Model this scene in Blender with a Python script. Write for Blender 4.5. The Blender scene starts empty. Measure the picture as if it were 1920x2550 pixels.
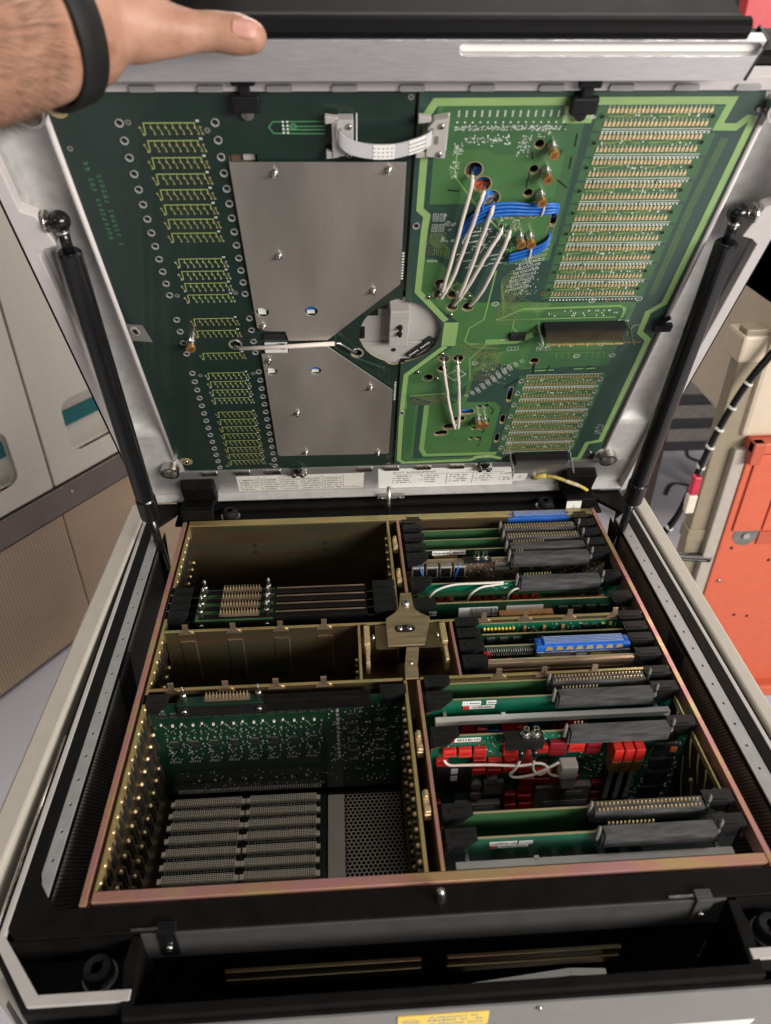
import bpy, math, random
from mathutils import Vector, Matrix
from mathutils.geometry import tessellate_polygon
random.seed(7)
S = 0.001                       # everything below is written in millimetres
scn = bpy.context.scene
COL = scn.collection

# ------------------------------------------------------------------ camera
cam = bpy.data.cameras.new('camera')
cam.sensor_fit = 'HORIZONTAL'; cam.sensor_width = 7.3
cam.lens = 1869.05 / 1920 * 7.3
cam.clip_start = 0.01; cam.clip_end = 60
camo = bpy.data.objects.new('camera', cam); COL.objects.link(camo)
CAM = Vector((-55.577, -282.724, 515.218))
camo.matrix_world = Matrix((
    (0.99801686, 0.03290563, -0.05366166, CAM.x*S),
    (-0.06284673, 0.56903233, -0.81991005, CAM.y*S),
    (0.00355556, 0.82165651, 0.56997187, CAM.z*S),
    (0, 0, 0, 1)))
cam.dof.use_dof = True; cam.dof.focus_distance = 0.78; cam.dof.aperture_fstop = 2.0
scn.camera = camo

# ------------------------------------------------------------------ light
world = bpy.data.worlds.new('World'); scn.world = world; world.use_nodes = True
bg = world.node_tree.nodes['Background']
bg.inputs[0].default_value = (1.0, 0.96, 0.91, 1); bg.inputs[1].default_value = 0.048
def ceiling_lamp(x, y, z, tx, ty, tz, sx, sy, power, col=(1, 0.93, 0.83)):
    l = bpy.data.lights.new('ceiling_lamp', 'AREA'); l.shape = 'RECTANGLE'
    l.size = sx*S; l.size_y = sy*S; l.energy = power; l.color = col
    o = bpy.data.objects.new('ceiling_lamp', l); COL.objects.link(o)
    o.location = (x*S, y*S, z*S)
    o.rotation_euler = (Vector((tx, ty, tz)) - Vector((x, y, z))).to_track_quat('-Z', 'Y').to_euler()
ceiling_lamp(2200, -2100, 1060, 100, 300, 150, 2400, 700, 195, (1, .95, .885))
ceiling_lamp(250, -250, 1850, 0, 150, -100, 700, 400, 7, (1, .95, .885))
ceiling_lamp(-1900, -2300, 1700, 0, 300, 150, 1800, 500, 9, (1, .95, .885))
ceiling_lamp(300, 2300, 1750, -100, 1500, -900, 2400, 500, 60, (1, .93, .85))
scn.view_settings.view_transform = 'Standard'; scn.view_settings.look = 'None'
scn.view_settings.gamma = 1; scn.view_settings.exposure = -0.12

# ------------------------------------------------------------------ materials
MATS = {}
def srgb(r, g, b):
    f = lambda c: (c/255/12.92) if c/255 <= .04045 else ((c/255+.055)/1.055)**2.4
    return (f(r), f(g), f(b))
def mat(name, col, rough=.5, metal=0., var=.12, ns=60, bump=0., bs=900, stretch=None, spec=.5, coat=0., ramp=None, rvar=.12):
    m = bpy.data.materials.new(name); m.use_nodes = True; MATS[name] = m
    nt = m.node_tree; N = nt.nodes; L = nt.links
    b = N['Principled BSDF']
    tc = N.new('ShaderNodeTexCoord'); mp = N.new('ShaderNodeMapping')
    L.new(tc.outputs['Object'], mp.inputs[0])
    if stretch: mp.inputs['Scale'].default_value = stretch
    nz = N.new('ShaderNodeTexNoise'); nz.inputs['Scale'].default_value = ns; nz.inputs['Detail'].default_value = 5
    L.new(mp.outputs[0], nz.inputs['Vector'])
    cr = N.new('ShaderNodeValToRGB'); L.new(nz.outputs[0], cr.inputs[0])
    if ramp:
        e = cr.color_ramp.elements
        while len(e) < len(ramp): e.new(.5)
        for i, (p, c) in enumerate(ramp): e[i].position = p; e[i].color = (*c, 1)
    else:
        e = cr.color_ramp.elements
        e[0].position = .3; e[1].position = .7
        e[0].color = (*[max(0, c*(1-var)) for c in col], 1); e[1].color = (*[min(1, c*(1+var)) for c in col], 1)
    L.new(cr.outputs[0], b.inputs['Base Color'])
    mr = N.new('ShaderNodeMapRange'); L.new(nz.outputs[0], mr.inputs[0])
    mr.inputs[3].default_value = max(.03, rough-rvar); mr.inputs[4].default_value = min(1, rough+rvar)
    L.new(mr.outputs[0], b.inputs['Roughness'])
    b.inputs['Metallic'].default_value = metal; b.inputs['Specular IOR Level'].default_value = spec
    b.inputs['Coat Weight'].default_value = coat
    if bump:
        n2 = N.new('ShaderNodeTexNoise'); n2.inputs['Scale'].default_value = bs; n2.inputs['Detail'].default_value = 3
        L.new(mp.outputs[0], n2.inputs['Vector'])
        bp = N.new('ShaderNodeBump'); bp.inputs['Strength'].default_value = bump; bp.inputs['Distance'].default_value = .0006
        L.new(n2.outputs[0], bp.inputs['Height']); L.new(bp.outputs[0], b.inputs['Normal'])
    return m
mat('black_paint', (.0065, .006, .0058), .5, var=.25, bump=.25, bs=1800, spec=.1)
mat('shell_black', (.004, .004, .0045), .6, var=.15, spec=.12, rvar=.05)
mat('black_soft', (.006, .006, .006), .75, var=.2, bump=.2, spec=.25)
mat('black_gloss', (.008, .008, .009), .22, var=.1, rvar=.04)
mat('black_plastic', (.0085, .0085, .009), .45, var=.3, bump=.4, bs=900, spec=.3)
mat('dusty_black', (.07, .07, .073), .55, var=.45, ns=120, bump=.3, spec=.35, stretch=(.5, 2, 3))
mat('mesh_black', (.19, .185, .175), .45, metal=.3, var=.3, ns=40)
mat('grey_panel', (.05, .049, .049), .55, var=.08, bump=.15, bs=2500)
mat('front_grey', (.19, .185, .18), .5, var=.06, bump=.2, bs=2600)
mat('beige', (.50, .46, .40), .55, var=.04, bump=.12, bs=2500)
mat('rim_grey', (.50, .47, .455), .5, var=.05)
mat('strip_grey', (.34, .34, .34), .45, metal=.2, var=.1)
mat('casting', (.42, .41, .405), .45, metal=.12, var=.12, ns=90, bump=.35, bs=700)
mat('rim_paint', (.54, .505, .50), .5, var=.05, bump=.15, bs=900)
mat('brushed', (.66, .65, .65), .36, metal=.85, var=.10, ns=30, stretch=(2, 60, 60), bump=.25, bs=60)
mat('steel', (.58, .56, .53), .28, metal=1, var=.12, ns=120)
mat('shield', (.44, .405, .375), .42, metal=.7, var=.26, ns=7, bump=.2, bs=420, stretch=(1.6, .5, 1), rvar=.22)
mat('gold', (.86, .60, .24), .3, metal=.6, var=.1, ns=300)
mat('pin_gold', (.80, .62, .36), .32, metal=.7, var=.25, ns=500)
mat('copper', (.66, .34, .13), .3, metal=.75, var=.1)
mat('solder', (.72, .70, .66), .3, metal=.7, var=.3, ns=500)
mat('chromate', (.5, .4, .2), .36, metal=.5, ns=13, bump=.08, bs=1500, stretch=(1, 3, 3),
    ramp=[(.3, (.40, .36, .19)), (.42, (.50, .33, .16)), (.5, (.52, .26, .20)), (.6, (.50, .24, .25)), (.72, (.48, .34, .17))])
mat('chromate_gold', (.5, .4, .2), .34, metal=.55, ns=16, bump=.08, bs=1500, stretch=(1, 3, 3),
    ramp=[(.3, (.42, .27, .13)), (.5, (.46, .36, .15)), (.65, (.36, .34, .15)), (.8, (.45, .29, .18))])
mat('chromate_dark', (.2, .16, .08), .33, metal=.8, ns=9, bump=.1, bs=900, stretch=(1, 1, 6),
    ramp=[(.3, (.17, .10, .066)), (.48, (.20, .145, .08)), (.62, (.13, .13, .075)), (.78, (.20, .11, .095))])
mat('bracket_steel', (.56, .41, .28), .42, metal=.9, var=.18, ns=25, stretch=(1, 12, 12), bump=.2, bs=80)
mat('pcb_dark', srgb(30, 46, 41), .34, var=.10, ns=25, coat=.25)
mat('pcb_dark2', srgb(48, 72, 64), .34, var=.06, ns=60, coat=.25)
mat('pcb_zone', srgb(70, 110, 66), .36, var=.08, ns=40, coat=.3)
mat('pcb_zone_deep', srgb(61, 98, 63), .36, var=.08, ns=40, coat=.3)
mat('pcb_border', srgb(136, 168, 106), .4, var=.06, ns=70, coat=.25)
mat('pcb_trace', srgb(120, 158, 92), .4, var=.06, coat=.25)
mat('trace_yellow', srgb(146, 158, 92), .5, var=.1, ns=300)
mat('pad_dull', srgb(170, 152, 110), .4, metal=.4, var=.25, ns=500)
mat('pcb_edge', srgb(150, 140, 105), .7, var=.1)
mat('pcb_teal', srgb(14, 92, 70), .3, var=.12, ns=50, coat=.4)
mat('pcb_green', srgb(50, 86, 54), .35, var=.14, ns=30, coat=.3)
mat('pcb_deep', srgb(12, 44, 30), .35, var=.2, ns=50, coat=.3)
mat('pcb_black', srgb(14, 32, 26), .4, var=.2, ns=50, coat=.2)
mat('silk', (.66, .68, .64), .6, var=.1)
mat('silk_green', srgb(70, 128, 84), .6, var=.1)
mat('ink', (.05, .05, .05), .6, var=.1)
mat('ink_grey', (.30, .30, .30), .6, var=.1)
mat('paper', (.82, .81, .78), .55, var=.03)
mat('paper_cream', (.70, .68, .62), .55, var=.04)
mat('label_yellow', srgb(232, 200, 92), .5, var=.04)
mat('relay_red', srgb(196, 44, 36), .42, var=.14, ns=220, bump=.1)
mat('relay_mid', srgb(172, 36, 34), .36, var=.16, ns=180, bump=.1)
mat('relay_dark', srgb(120, 20, 32), .4, var=.14, ns=220)
mat('wire_white', (.66, .60, .54), .5, var=.06)
mat('wire_blue', srgb(34, 104, 190), .38, var=.15, ns=200)
mat('connector_blue', srgb(34, 96, 185), .42, var=.15, ns=200)
mat('ribbon', (.52, .52, .53), .5, var=.05)
mat('grey_plastic', (.40, .385, .37), .5, var=.06)
mat('tan_plastic', (.72, .65, .54), .55, var=.1, ns=200)
mat('chip', (.02, .02, .021), .38, var=.3, ns=300)
mat('brown_comp', srgb(196, 140, 92), .45, var=.2, ns=300)
mat('yellow_comp', srgb(216, 196, 84), .4, var=.15, ns=300)
mat('wire_yellow', srgb(206, 184, 92), .5, var=.15, ns=400)
mat('tan_dark', (.16, .115, .08), .5, metal=.3, var=.3, ns=80)
mat('hole', (.004, .004, .004), .8, var=.1)
mat('floor_vinyl', (.50, .49, .54), .55, ns=400, bump=.05, ramp=[(.3, (.40, .40, .46)), (.55, (.52, .51, .56)), (.8, (.58, .57, .60))])
mat('cabinet_white', (.60, .56, .49), .5, var=.03, bump=.08)
mat('teal', srgb(14, 98, 102), .5, var=.05)
mat('dark_band', (.16, .13, .12), .4, metal=.5, var=.15, ns=8)
mat('orange', srgb(204, 98, 70), .5, var=.05, bump=.1, bs=1500)
mat('orange_shade', srgb(186, 86, 62), .5, var=.05)
mat('cream', (.60, .50, .39), .5, var=.03)
mat('column_tan', (.27, .225, .155), .5, var=.05, bump=.05)
mat('post_grey', (.42, .38, .33), .5, var=.05)
mat('red_panel', srgb(205, 62, 72), .5, var=.05)
mat('dark_gear', (.02, .021, .025), .6, var=.3)
mat('mid_gear', (.16, .15, .14), .6, var=.2)
mat('rubber', (.008, .008, .0085), .6, var=.3, bump=.2, spec=.3)
mat('nail', (.50, .25, .205), .4, var=.05)
mat('hair', (.10, .055, .03), .6, var=.2)
mat('pink_plug', srgb(190, 40, 70), .4)
# perforated brown sheet on the far cabinet: only fine dots, too far to pick apart
def perforated(name, base, hole, scale):
    m = mat(name, base, .55, var=.08, ns=6); nt = m.node_tree; N = nt.nodes; L = nt.links
    b = N['Principled BSDF']; tc = N.new('ShaderNodeTexCoord'); vo = N.new('ShaderNodeTexVoronoi')
    vo.inputs['Scale'].default_value = scale; vo.inputs['Randomness'].default_value = 0
    L.new(tc.outputs['Object'], vo.inputs['Vector'])
    mr = N.new('ShaderNodeMapRange'); mr.inputs[1].default_value = .28; mr.inputs[2].default_value = .36; L.new(vo.outputs['Distance'], mr.inputs[0])
    mx = N.new('ShaderNodeMix'); mx.data_type = 'RGBA'
    src = b.inputs['Base Color'].links[0].from_socket
    L.new(mr.outputs[0], mx.inputs['Factor']); mx.inputs['A'].default_value = (*hole, 1); L.new(src, mx.inputs['B'])
    L.new(mx.outputs['Result'], b.inputs['Base Color'])
perforated('brown_mesh', (.42, .30, .205), (.07, .045, .03), 120)
# skin: mottled, a little subsurface
def skin():
    m = mat('skin', (.5, .3, .2), .46, ns=48, bump=.6, bs=330, spec=.35, rvar=.08,
            ramp=[(.25, (.25, .115, .075)), (.42, (.36, .185, .125)), (.58, (.41, .225, .155)), (.75, (.46, .25, .185))])
    b = m.node_tree.nodes['Principled BSDF']
    b.inputs['Subsurface Weight'].default_value = .12; b.inputs['Subsurface Radius'].default_value = (.004, .0015, .0008); b.inputs['Subsurface Scale'].default_value = 1
skin()

# ------------------------------------------------------------------ mesh helpers
class MB:
    def __init__(s): s.v = []; s.f = []; s.m = []
    def quadface(s, pts, mi=0):
        i = len(s.v); s.v += [tuple(p) for p in pts]; s.f.append(tuple(range(i, i+len(pts)))); s.m.append(mi)
    def box(s, x0, x1, y0, y1, z0, z1, mi=0):
        i = len(s.v)
        s.v += [(x0, y0, z0), (x1, y0, z0), (x1, y1, z0), (x0, y1, z0), (x0, y0, z1), (x1, y0, z1), (x1, y1, z1), (x0, y1, z1)]
        for q in ((3, 2, 1, 0), (4, 5, 6, 7), (0, 1, 5, 4), (1, 2, 6, 5), (2, 3, 7, 6), (3, 0, 4, 7)):
            s.f.append(tuple(i+k for k in q)); s.m.append(mi)
        return s
    def hull8(s, p, mi=0):
        i = len(s.v); s.v += [tuple(q) for q in p]
        for q in ((3, 2, 1, 0), (4, 5, 6, 7), (0, 1, 5, 4), (1, 2, 6, 5), (2, 3, 7, 6), (3, 0, 4, 7)):
            s.f.append(tuple(i+k for k in q)); s.m.append(mi)
        return s
    def tube(s, pts, rad, n=10, mi=0, caps=True):
        pts = [Vector(p) for p in pts]
        rs = rad if isinstance(rad, (list, tuple)) else [rad]*len(pts)
        base = len(s.v); up = None
        for k, p in enumerate(pts):
            t = (pts[min(k+1, len(pts)-1)] - pts[max(k-1, 0)]).normalized()
            if up is None:
                up = t.orthogonal().normalized()
            else:
                up = (up - t*up.dot(t))
                up = up.normalized() if up.length > 1e-6 else t.orthogonal().normalized()
            b = t.cross(up)
            for j in range(n):
                a = 2*math.pi*j/n
                s.v.append(tuple(p + (up*math.cos(a) + b*math.sin(a))*rs[k]))
        for k in range(len(pts)-1):
            for j in range(n):
                a = base+k*n+j; b2 = base+k*n+(j+1) % n
                s.f.append((a, b2, b2+n, a+n)); s.m.append(mi)
        if caps:
            s.f.append(tuple(base+j for j in reversed(range(n)))); s.m.append(mi)
            e = base+(len(pts)-1)*n
            s.f.append(tuple(e+j for j in range(n))); s.m.append(mi)
        return s
    def cyl(s, p0, p1, r0, r1=None, n=16, mi=0): return s.tube([p0, p1], [r0, r0 if r1 is None else r1], n, mi)
    def ball(s, c, r, n=12, m=8, mi=0, sc=(1, 1, 1)):
        base = len(s.v)
        for i in range(m+1):
            a = math.pi*i/m
            for j in range(n):
                t = 2*math.pi*j/n
                s.v.append((c[0]+r*sc[0]*math.sin(a)*math.cos(t), c[1]+r*sc[1]*math.sin(a)*math.sin(t), c[2]+r*sc[2]*math.cos(a)))
        for i in range(m):
            for j in range(n):
                a = base+i*n+j; b = base+i*n+(j+1) % n
                s.f.append((a, a+n, b+n, b)); s.m.append(mi)
        return s
    def slab(s, outer, holes, w0, w1, mi=0, axis='w'):
        """flat plate: outline (x,y) with holes, from w0 to w1 (top)"""
        loops = [outer]+list(holes)
        vv = [[Vector((p[0], p[1], 0)) for p in lp] for lp in loops]
        tri = tessellate_polygon(vv)
        flat = [p for lp in loops for p in lp]
        nb = len(s.v); n = len(flat)
        s.v += [(p[0], p[1], w1) for p in flat]
        thick = abs(w1-w0) > 1e-6
        if thick: s.v += [(p[0], p[1], w0) for p in flat]
        for t in tri:
            a, b, c = t
            A, B, Cc = flat[a], flat[b], flat[c]
            cr = (B[0]-A[0])*(Cc[1]-A[1])-(B[1]-A[1])*(Cc[0]-A[0])
            if abs(cr) < 1e-9: continue
            if cr < 0: a, c = c, a
            s.f.append((nb+a, nb+b, nb+c)); s.m.append(mi)
            if thick: s.f.append((nb+n+c, nb+n+b, nb+n+a)); s.m.append(mi)
        if thick:
            k = 0
            for li, lp in enumerate(loops):
                ar = sum(lp[i][0]*lp[(i+1) % len(lp)][1]-lp[(i+1) % len(lp)][0]*lp[i][1] for i in range(len(lp)))
                ccw = ar > 0
                for i in range(len(lp)):
                    a = nb+k+i; b = nb+k+(i+1) % len(lp)
                    if ccw == (li == 0): s.f.append((a+n, b+n, b, a))
                    else: s.f.append((b+n, a+n, a, b))
                    s.m.append(mi)
                k += len(lp)
        return s
    def mesh(s, name):
        me = bpy.data.meshes.new(name)
        me.from_pydata([(x*S, y*S, z*S) for x, y, z in s.v], [], s.f); me.update()
        return me

def link(name, me, mats, parent=None, smooth=False, bevel=0, kind=None, loc=None, rz=None):
    if me.materials.__len__() == 0:
        for m in (mats if isinstance(mats, (list, tuple)) else [mats]): me.materials.append(MATS[m])
    o = bpy.data.objects.new(name, me); COL.objects.link(o)
    if smooth: me.polygons.foreach_set('use_smooth', [True]*len(me.polygons))
    if bevel:
        b = o.modifiers.new('bevel', 'BEVEL'); b.width = bevel*S; b.segments = 2; b.limit_method = 'ANGLE'; b.angle_limit = math.radians(40)
    if parent: o.parent = parent
    if kind: o['kind'] = kind
    if loc: o.location = tuple(c*S for c in loc)
    if rz: o.rotation_euler = (0, 0, rz)
    return o
def obj(name, mb, mats, parent=None, **k):
    me = mb.mesh(name)
    if mb.m and max(mb.m) > 0: me.polygons.foreach_set('material_index', mb.m)
    return link(name, me, mats, parent, **k)
def tag(o, label, cat, group=None):
    o['label'] = label; o['category'] = cat
    if group: o['group'] = group
    return o
def thing(name, label, cat, loc=(0, 0, 0), group=None, mw=None):
    o = bpy.data.objects.new(name, None); COL.objects.link(o); o.empty_display_size = .02
    o.location = tuple(c*S for c in loc)
    if mw is not None: o.matrix_world = mw
    return tag(o, label, cat, group)
def circle(cx, cy, rx, ry=None, n=20, a0=0):
    ry = rx if ry is None else ry
    return [(cx+rx*math.cos(a0+2*math.pi*i/n), cy+ry*math.sin(a0+2*math.pi*i/n)) for i in range(n)]
def stadium(cx, cy, L, r, ang=90, n=8):
    a = math.radians(ang); dx, dy = math.cos(a)*(L/2-r), math.sin(a)*(L/2-r); out = []
    for i in range(n+1):
        t = a-math.pi/2+math.pi*i/n; out.append((cx+dx+r*math.cos(t), cy+dy+r*math.sin(t)))
    for i in range(n+1):
        t = a+math.pi/2+math.pi*i/n; out.append((cx-dx+r*math.cos(t), cy-dy+r*math.sin(t)))
    return out
def rrect(x0, x1, y0, y1, r, n=5):
    out = []
    for cx, cy, a in ((x1-r, y1-r, 0), (x0+r, y1-r, 90), (x0+r, y0+r, 180), (x1-r, y0+r, 270)):
        for i in range(n+1):
            t = math.radians(a+90*i/n); out.append((cx+r*math.cos(t), cy+r*math.sin(t)))
    return out
def inside(p, poly):
    c = False; n = len(poly)
    for i in range(n):
        a, b = poly[i], poly[(i+1) % n]
        if (a[1] > p[1]) != (b[1] > p[1]) and p[0] < (b[0]-a[0])*(p[1]-a[1])/(b[1]-a[1])+a[0]: c = not c
    return c
def strip(mb, pts, width, w, mi=0, holes=None):
    """mitred flat ribbon along a polyline"""
    P = [Vector((p[0], p[1])) for p in pts]; Lf = []; Rt = []
    for i, p in enumerate(P):
        d0 = (P[i]-P[i-1]).normalized() if i else (P[1]-P[0]).normalized()
        d1 = (P[i+1]-P[i]).normalized() if i < len(P)-1 else d0
        n0 = Vector((-d0.y, d0.x)); n1 = Vector((-d1.y, d1.x)); n = n0+n1
        n = n.normalized() if n.length > 1e-6 else n0
        k = width/2/max(.45, n.dot(n0))
        Lf.append(p+n*k); Rt.append(p-n*k)
    for i in range(len(P)-1):
        mb.quadface([(Rt[i].x, Rt[i].y, w), (Rt[i+1].x, Rt[i+1].y, w), (Lf[i+1].x, Lf[i+1].y, w), (Lf[i].x, Lf[i].y, w)], mi)
def smooth_path(pts, n=6):
    P = [Vector(p) for p in pts]; out = []
    for i in range(len(P)-1):
        p0 = P[max(i-1, 0)]; p1 = P[i]; p2 = P[i+1]; p3 = P[min(i+2, len(P)-1)]
        for k in range(n):
            t = k/n
            out.append(.5*((2*p1)+(p2-p0)*t+(2*p0-5*p1+4*p2-p3)*t*t+(3*p1-p0-3*p2+p3)*t**3))
    out.append(P[-1]); return out
def hexmesh(mb, x0, x1, y0, y1, pitch, k, w, fn=None):
    R = pitch/math.sqrt(3); dy = R*1.5; r = 0
    y = y0
    while y < y1:
        x = x0+(pitch/2 if r % 2 else 0)
        while x < x1:
            b = len(mb.v)
            for j in range(6):
                a = math.pi/6+j*math.pi/3
                for q in (1.0, k):
                    mb.v.append((x+R*q*math.cos(a), y+R*q*math.sin(a), w))
            for j in range(6):
                a = b+2*j; c = b+2*((j+1) % 6)
                mb.f.append((a, c, c+1, a+1)); mb.m.append(0)
            x += pitch
        y += dy; r += 1
def screw_mesh(r=3, h=2, name='screw'):
    mb = MB(); mb.tube([(0, 0, 0), (0, 0, h*.6), (0, 0, h), (0, 0, h*1.05)], [r, r, r*.75, r*.3], 12)
    mb.box(-r*.5, r*.5, -r*.1, r*.1, h*1.03, h*1.12, 1); mb.box(-r*.1, r*.1, -r*.5, r*.5, h*1.04, h*1.13, 1)
    me = mb.mesh(name); me.polygons.foreach_set('material_index', mb.m); me.polygons.foreach_set('use_smooth', [True]*len(me.polygons))
    me.materials.append(MATS['steel']); me.materials.append(MATS['hole']); return me
SCREW = screw_mesh(3.0, 2.2); SCREW_S = screw_mesh(2.1, 1.6); SCREW_L = screw_mesh(4.6, 3.2)
def put(name, me, parent, loc, rot=None):
    o = bpy.data.objects.new(name, me); COL.objects.link(o); o.parent = parent; o.location = tuple(c*S for c in loc)
    if rot: o.rotation_euler = rot
    return o
def text_mesh(txt, size):
    cu = bpy.data.curves.new('lettering', 'FONT'); cu.body = txt; cu.size = size*S; cu.extrude = 0; cu.resolution_u = 2
    o = bpy.data.objects.new('lettering_source', cu); COL.objects.link(o)
    dg = bpy.context.evaluated_depsgraph_get(); dg.update()
    me = bpy.data.meshes.new_from_object(o.evaluated_get(dg)); bpy.data.objects.remove(o); return me
def word_row(mb, x, y, L, h, w, rng, mi=0, swap=None):
    """a line of tiny unreadable print: bars the size of letters"""
    e = x+L
    while x < e:
        l = rng.uniform(.5, 1.0)*h
        if rng.random() > .16:
            hh = h*rng.choice((.7, .7, 1.0))
            p = [(x, y), (x+l*.75, y), (x+l*.75, y+hh), (x, y+hh)]
            mb.quadface([(a, b, w) if swap is None else swap(a, b) for a, b in p], mi)
        x += l

# ================================================================== SETTING
fl = MB(); fl.quadface([(-6000, -4000, 0), (6000, -4000, 0), (6000, 9000, 0), (-6000, 9000, 0)])
o = obj('floor', fl, 'floor_vinyl', loc=(0, 0, -925)); o['kind'] = 'structure'

# ================================================================== CHASSIS
CH = thing('test_head_chassis', 'open black tester head box with gold card cage and beige sides', 'test head', (0, 0, -600))
def ch(name, mb, mats, **k):
    k.setdefault('loc', (0, 0, 600)); return obj(name, mb, mats, CH, **k)
# black top flange, a ring in one piece
outer = [(-290, 492), (-290, -14), (-283, -22), (283, -22), (290, -14), (290, 492)]
hole = [(-280, 20), (-268, 4), (-262, -3), (262, -3), (268, 4), (280, 20), (280, 440), (258, 470), (256, 478), (-256, 478), (-258, 470), (-280, 440)]
m = MB(); m.slab(outer, [hole], -5, -.6); ch('top_flange', m, 'black_paint', bevel=.6)
m = MB(); m.box(-258, 258, 455, 494, -10, -6); ch('rear_shelf', m, 'black_paint', bevel=1)
m = MB(); m.box(-262, 262, 496, 500, -160, 6); ch('rear_wall', m, 'black_paint', bevel=1)
m = MB(); m.box(-286, -282.5, 5, 470, -330, -6); ch('outer_wall', m, 'black_soft')
m = MB(); m.box(282.5, 286, 5, 470, -330, -6); ch('outer_wall', m, 'black_soft')
m = MB(); m.box(-286, 286, 4, 470, -334, -330); ch('bottom_pan', m, 'black_soft')
# light rim line with chamfered front corners
rim_o = [(-294, 478), (-294, -24), (-262, -63), (-199.5, -63), (-199.5, -56.5), (-257, -56.5), (-289.8, -19), (-290.6, 478)]
for sgn in (-1, 1):
    m = MB(); m.slab([(p[0]*-sgn, p[1]) for p in rim_o], [], -4, 0); ch('rim_strip', m, 'rim_grey', bevel=.5)
    m = MB(); m.slab([(p[0]*-sgn, p[1]) for p in [(-297, 478), (-297, -26), (-264, -66.5), (-199.5, -66.5), (-199.5, -63.3), (-262.2, -63.3), (-294.3, -24.2), (-294.3, 478)]], [], -60, -3)
    ch('rim_gasket', m, 'black_soft')
    # grey strip with a row of small holes
    x0, x1 = (-279.6, -270) if sgn < 0 else (266.5, 279.6)
    m = MB(); pts = [(x0, 442), (x0, 24), (x0+ (4 if sgn < 0 else 0), 12), (x1, 4), (x1, 430)] if sgn < 0 else [(x0, 430), (x0, 4), (x1-4, 12), (x1, 24), (x1, 442)]
    dots = [circle((x0+x1)/2, 34+22.6*i, .95, 1.5, 8) for i in range(18)]
    m.slab(pts, dots, -3, -1.4); st = ch('hole_strip', m, 'strip_grey', bevel=.3)
    m = MB(); m.box(x0+1, x1-1, 8, 436, -8, -7.4); obj('backing', m, 'hole', st)
    # mesh side panel under the strip
    X = (x1 + 1.4) if sgn < 0 else x0 - 1.4
    m = MB(); hexmesh(m, 6, 430, -118, -5, 3.2, .64, 0)
    m.v = [(X, a, b) for a, b, c in m.v]
    ch('mesh_panel', m, 'mesh_black', kind='stuff')
    m = MB(); m.box(X-1.2 if sgn < 0 else X+.6, X-.6 if sgn < 0 else X+1.2, 4, 432, -330, -118.5); ch('inner_liner', m, 'black_soft')
    for y, dy in ((205, 28), (400, 26)):
        XX = X-sgn*2.0; m = MB()
        m.hull8([(XX-.6, y-8, -120), (XX+.6, y-8, -120), (XX+.6, y+dy, -120), (XX-.6, y+dy, -120), (XX-.6, y+6, -5), (XX+.6, y+6, -5), (XX+.6, y+dy+12, -5), (XX-.6, y+dy+12, -5)])
        ch('gusset', m, 'black_soft')
# beige side covers
m = MB(); m.hull8([(-322, -14, -330), (-308, -14, -330), (-305, 490, -330), (-320, 490, -330), (-329, -14, 2), (-309.5, -14, 2), (-290.5+-3.6, 490, 2), (-314.5, 490, 2)]); ch('side_cover', m, 'beige', bevel=2.5)
m = MB(); m.hull8([(299, 0, -330), (313, 0, -330), (316, 500, -330), (300, 500, -330), (297.6, 0, 2), (310.8, 0, 2), (315.6, 500, 2), (297.6, 500, 2)]); ch('side_cover', m, 'beige', bevel=2.5)
m = MB(); m.tube([(-299.5, -16, -10), (-299.5, 150, -9)], 3.0, 12); ch('side_hinge_rod', m, 'steel', smooth=True)
# front: vertical face, slot and lip
m = MB(); m.box(-201, 200, -23.6, -21.8, -33, -1.2); ch('front_face', m, 'grey_panel', bevel=.5)
m = MB(); m.box(-201, 201, -21.5, -19, -150, -33.5); ch('slot_back', m, 'black_soft')
for sgn in (-1, 1):
    m = MB(); m.slab([(sgn*199.8, -24), (sgn*206, -24), (sgn*208, -40), (sgn*203, -71), (sgn*196, -71)], [], -150, -1.0); ch('slot_end', m, 'black_paint', bevel=1)
    m = MB(); m.slab([(sgn*209, -24), (sgn*288, -24), (sgn*256, -56), (sgn*209, -56)], [], -32, -27); ch('corner_pocket', m, 'black_paint')
    m = MB(); m.box(min(sgn*206, sgn*290), max(sgn*206, sgn*290), -25, -22.4, -32, -1.5); ch('pocket_wall', m, 'black_paint')
    # latch clip
    m = MB(); m.box(-6, 6, -2, 4, -1, 2.2); m.box(-6, 6, -4.4, -1.8, -27, 2.2); lt = ch('latch_clip', m, 'black_gloss' if sgn < 0 else 'grey_panel', loc=(sgn*183.5, -21, 600), bevel=.5)
    put('screw', SCREW, lt, (0, -4.4, -15), (math.pi/2, 0, 0))
    m = MB(); m.box(-16, 14, -21.4, -19.6, -.8, .5); ch('latch_strip', m, 'steel', loc=(sgn*183.5-8, 0, 600))
    # corner bumper
    m = MB(); m.tube([(0, 0, -26.5), (0, 0, -22), (0, 0, -20.5)], [12.5, 12.5, 11.5], 24); b1 = ch('bumper_washer', m, 'steel', loc=(sgn*227.5, -38, 600), smooth=False)
    m = MB(); m.tube([(0, 0, -20.4), (0, 0, -12), (0, 0, -9.5), (0, 0, -9.5), (0, 0, -14)], [10, 10, 8.4, 3.8, 3.4], 24); obj('rubber_bumper', m, 'rubber', b1, smooth=False, bevel=.6)
m = MB(); m.slab([(-203, -65.5), (204, -65.5), (204, -73), (-203, -73)], [], -150, -.8); ch('front_lip', m, 'black_paint', bevel=1.2)
m = MB(); m.box(-200, 200, -64, -22, -150, -146); ch('slot_floor', m, 'black_soft')
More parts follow.
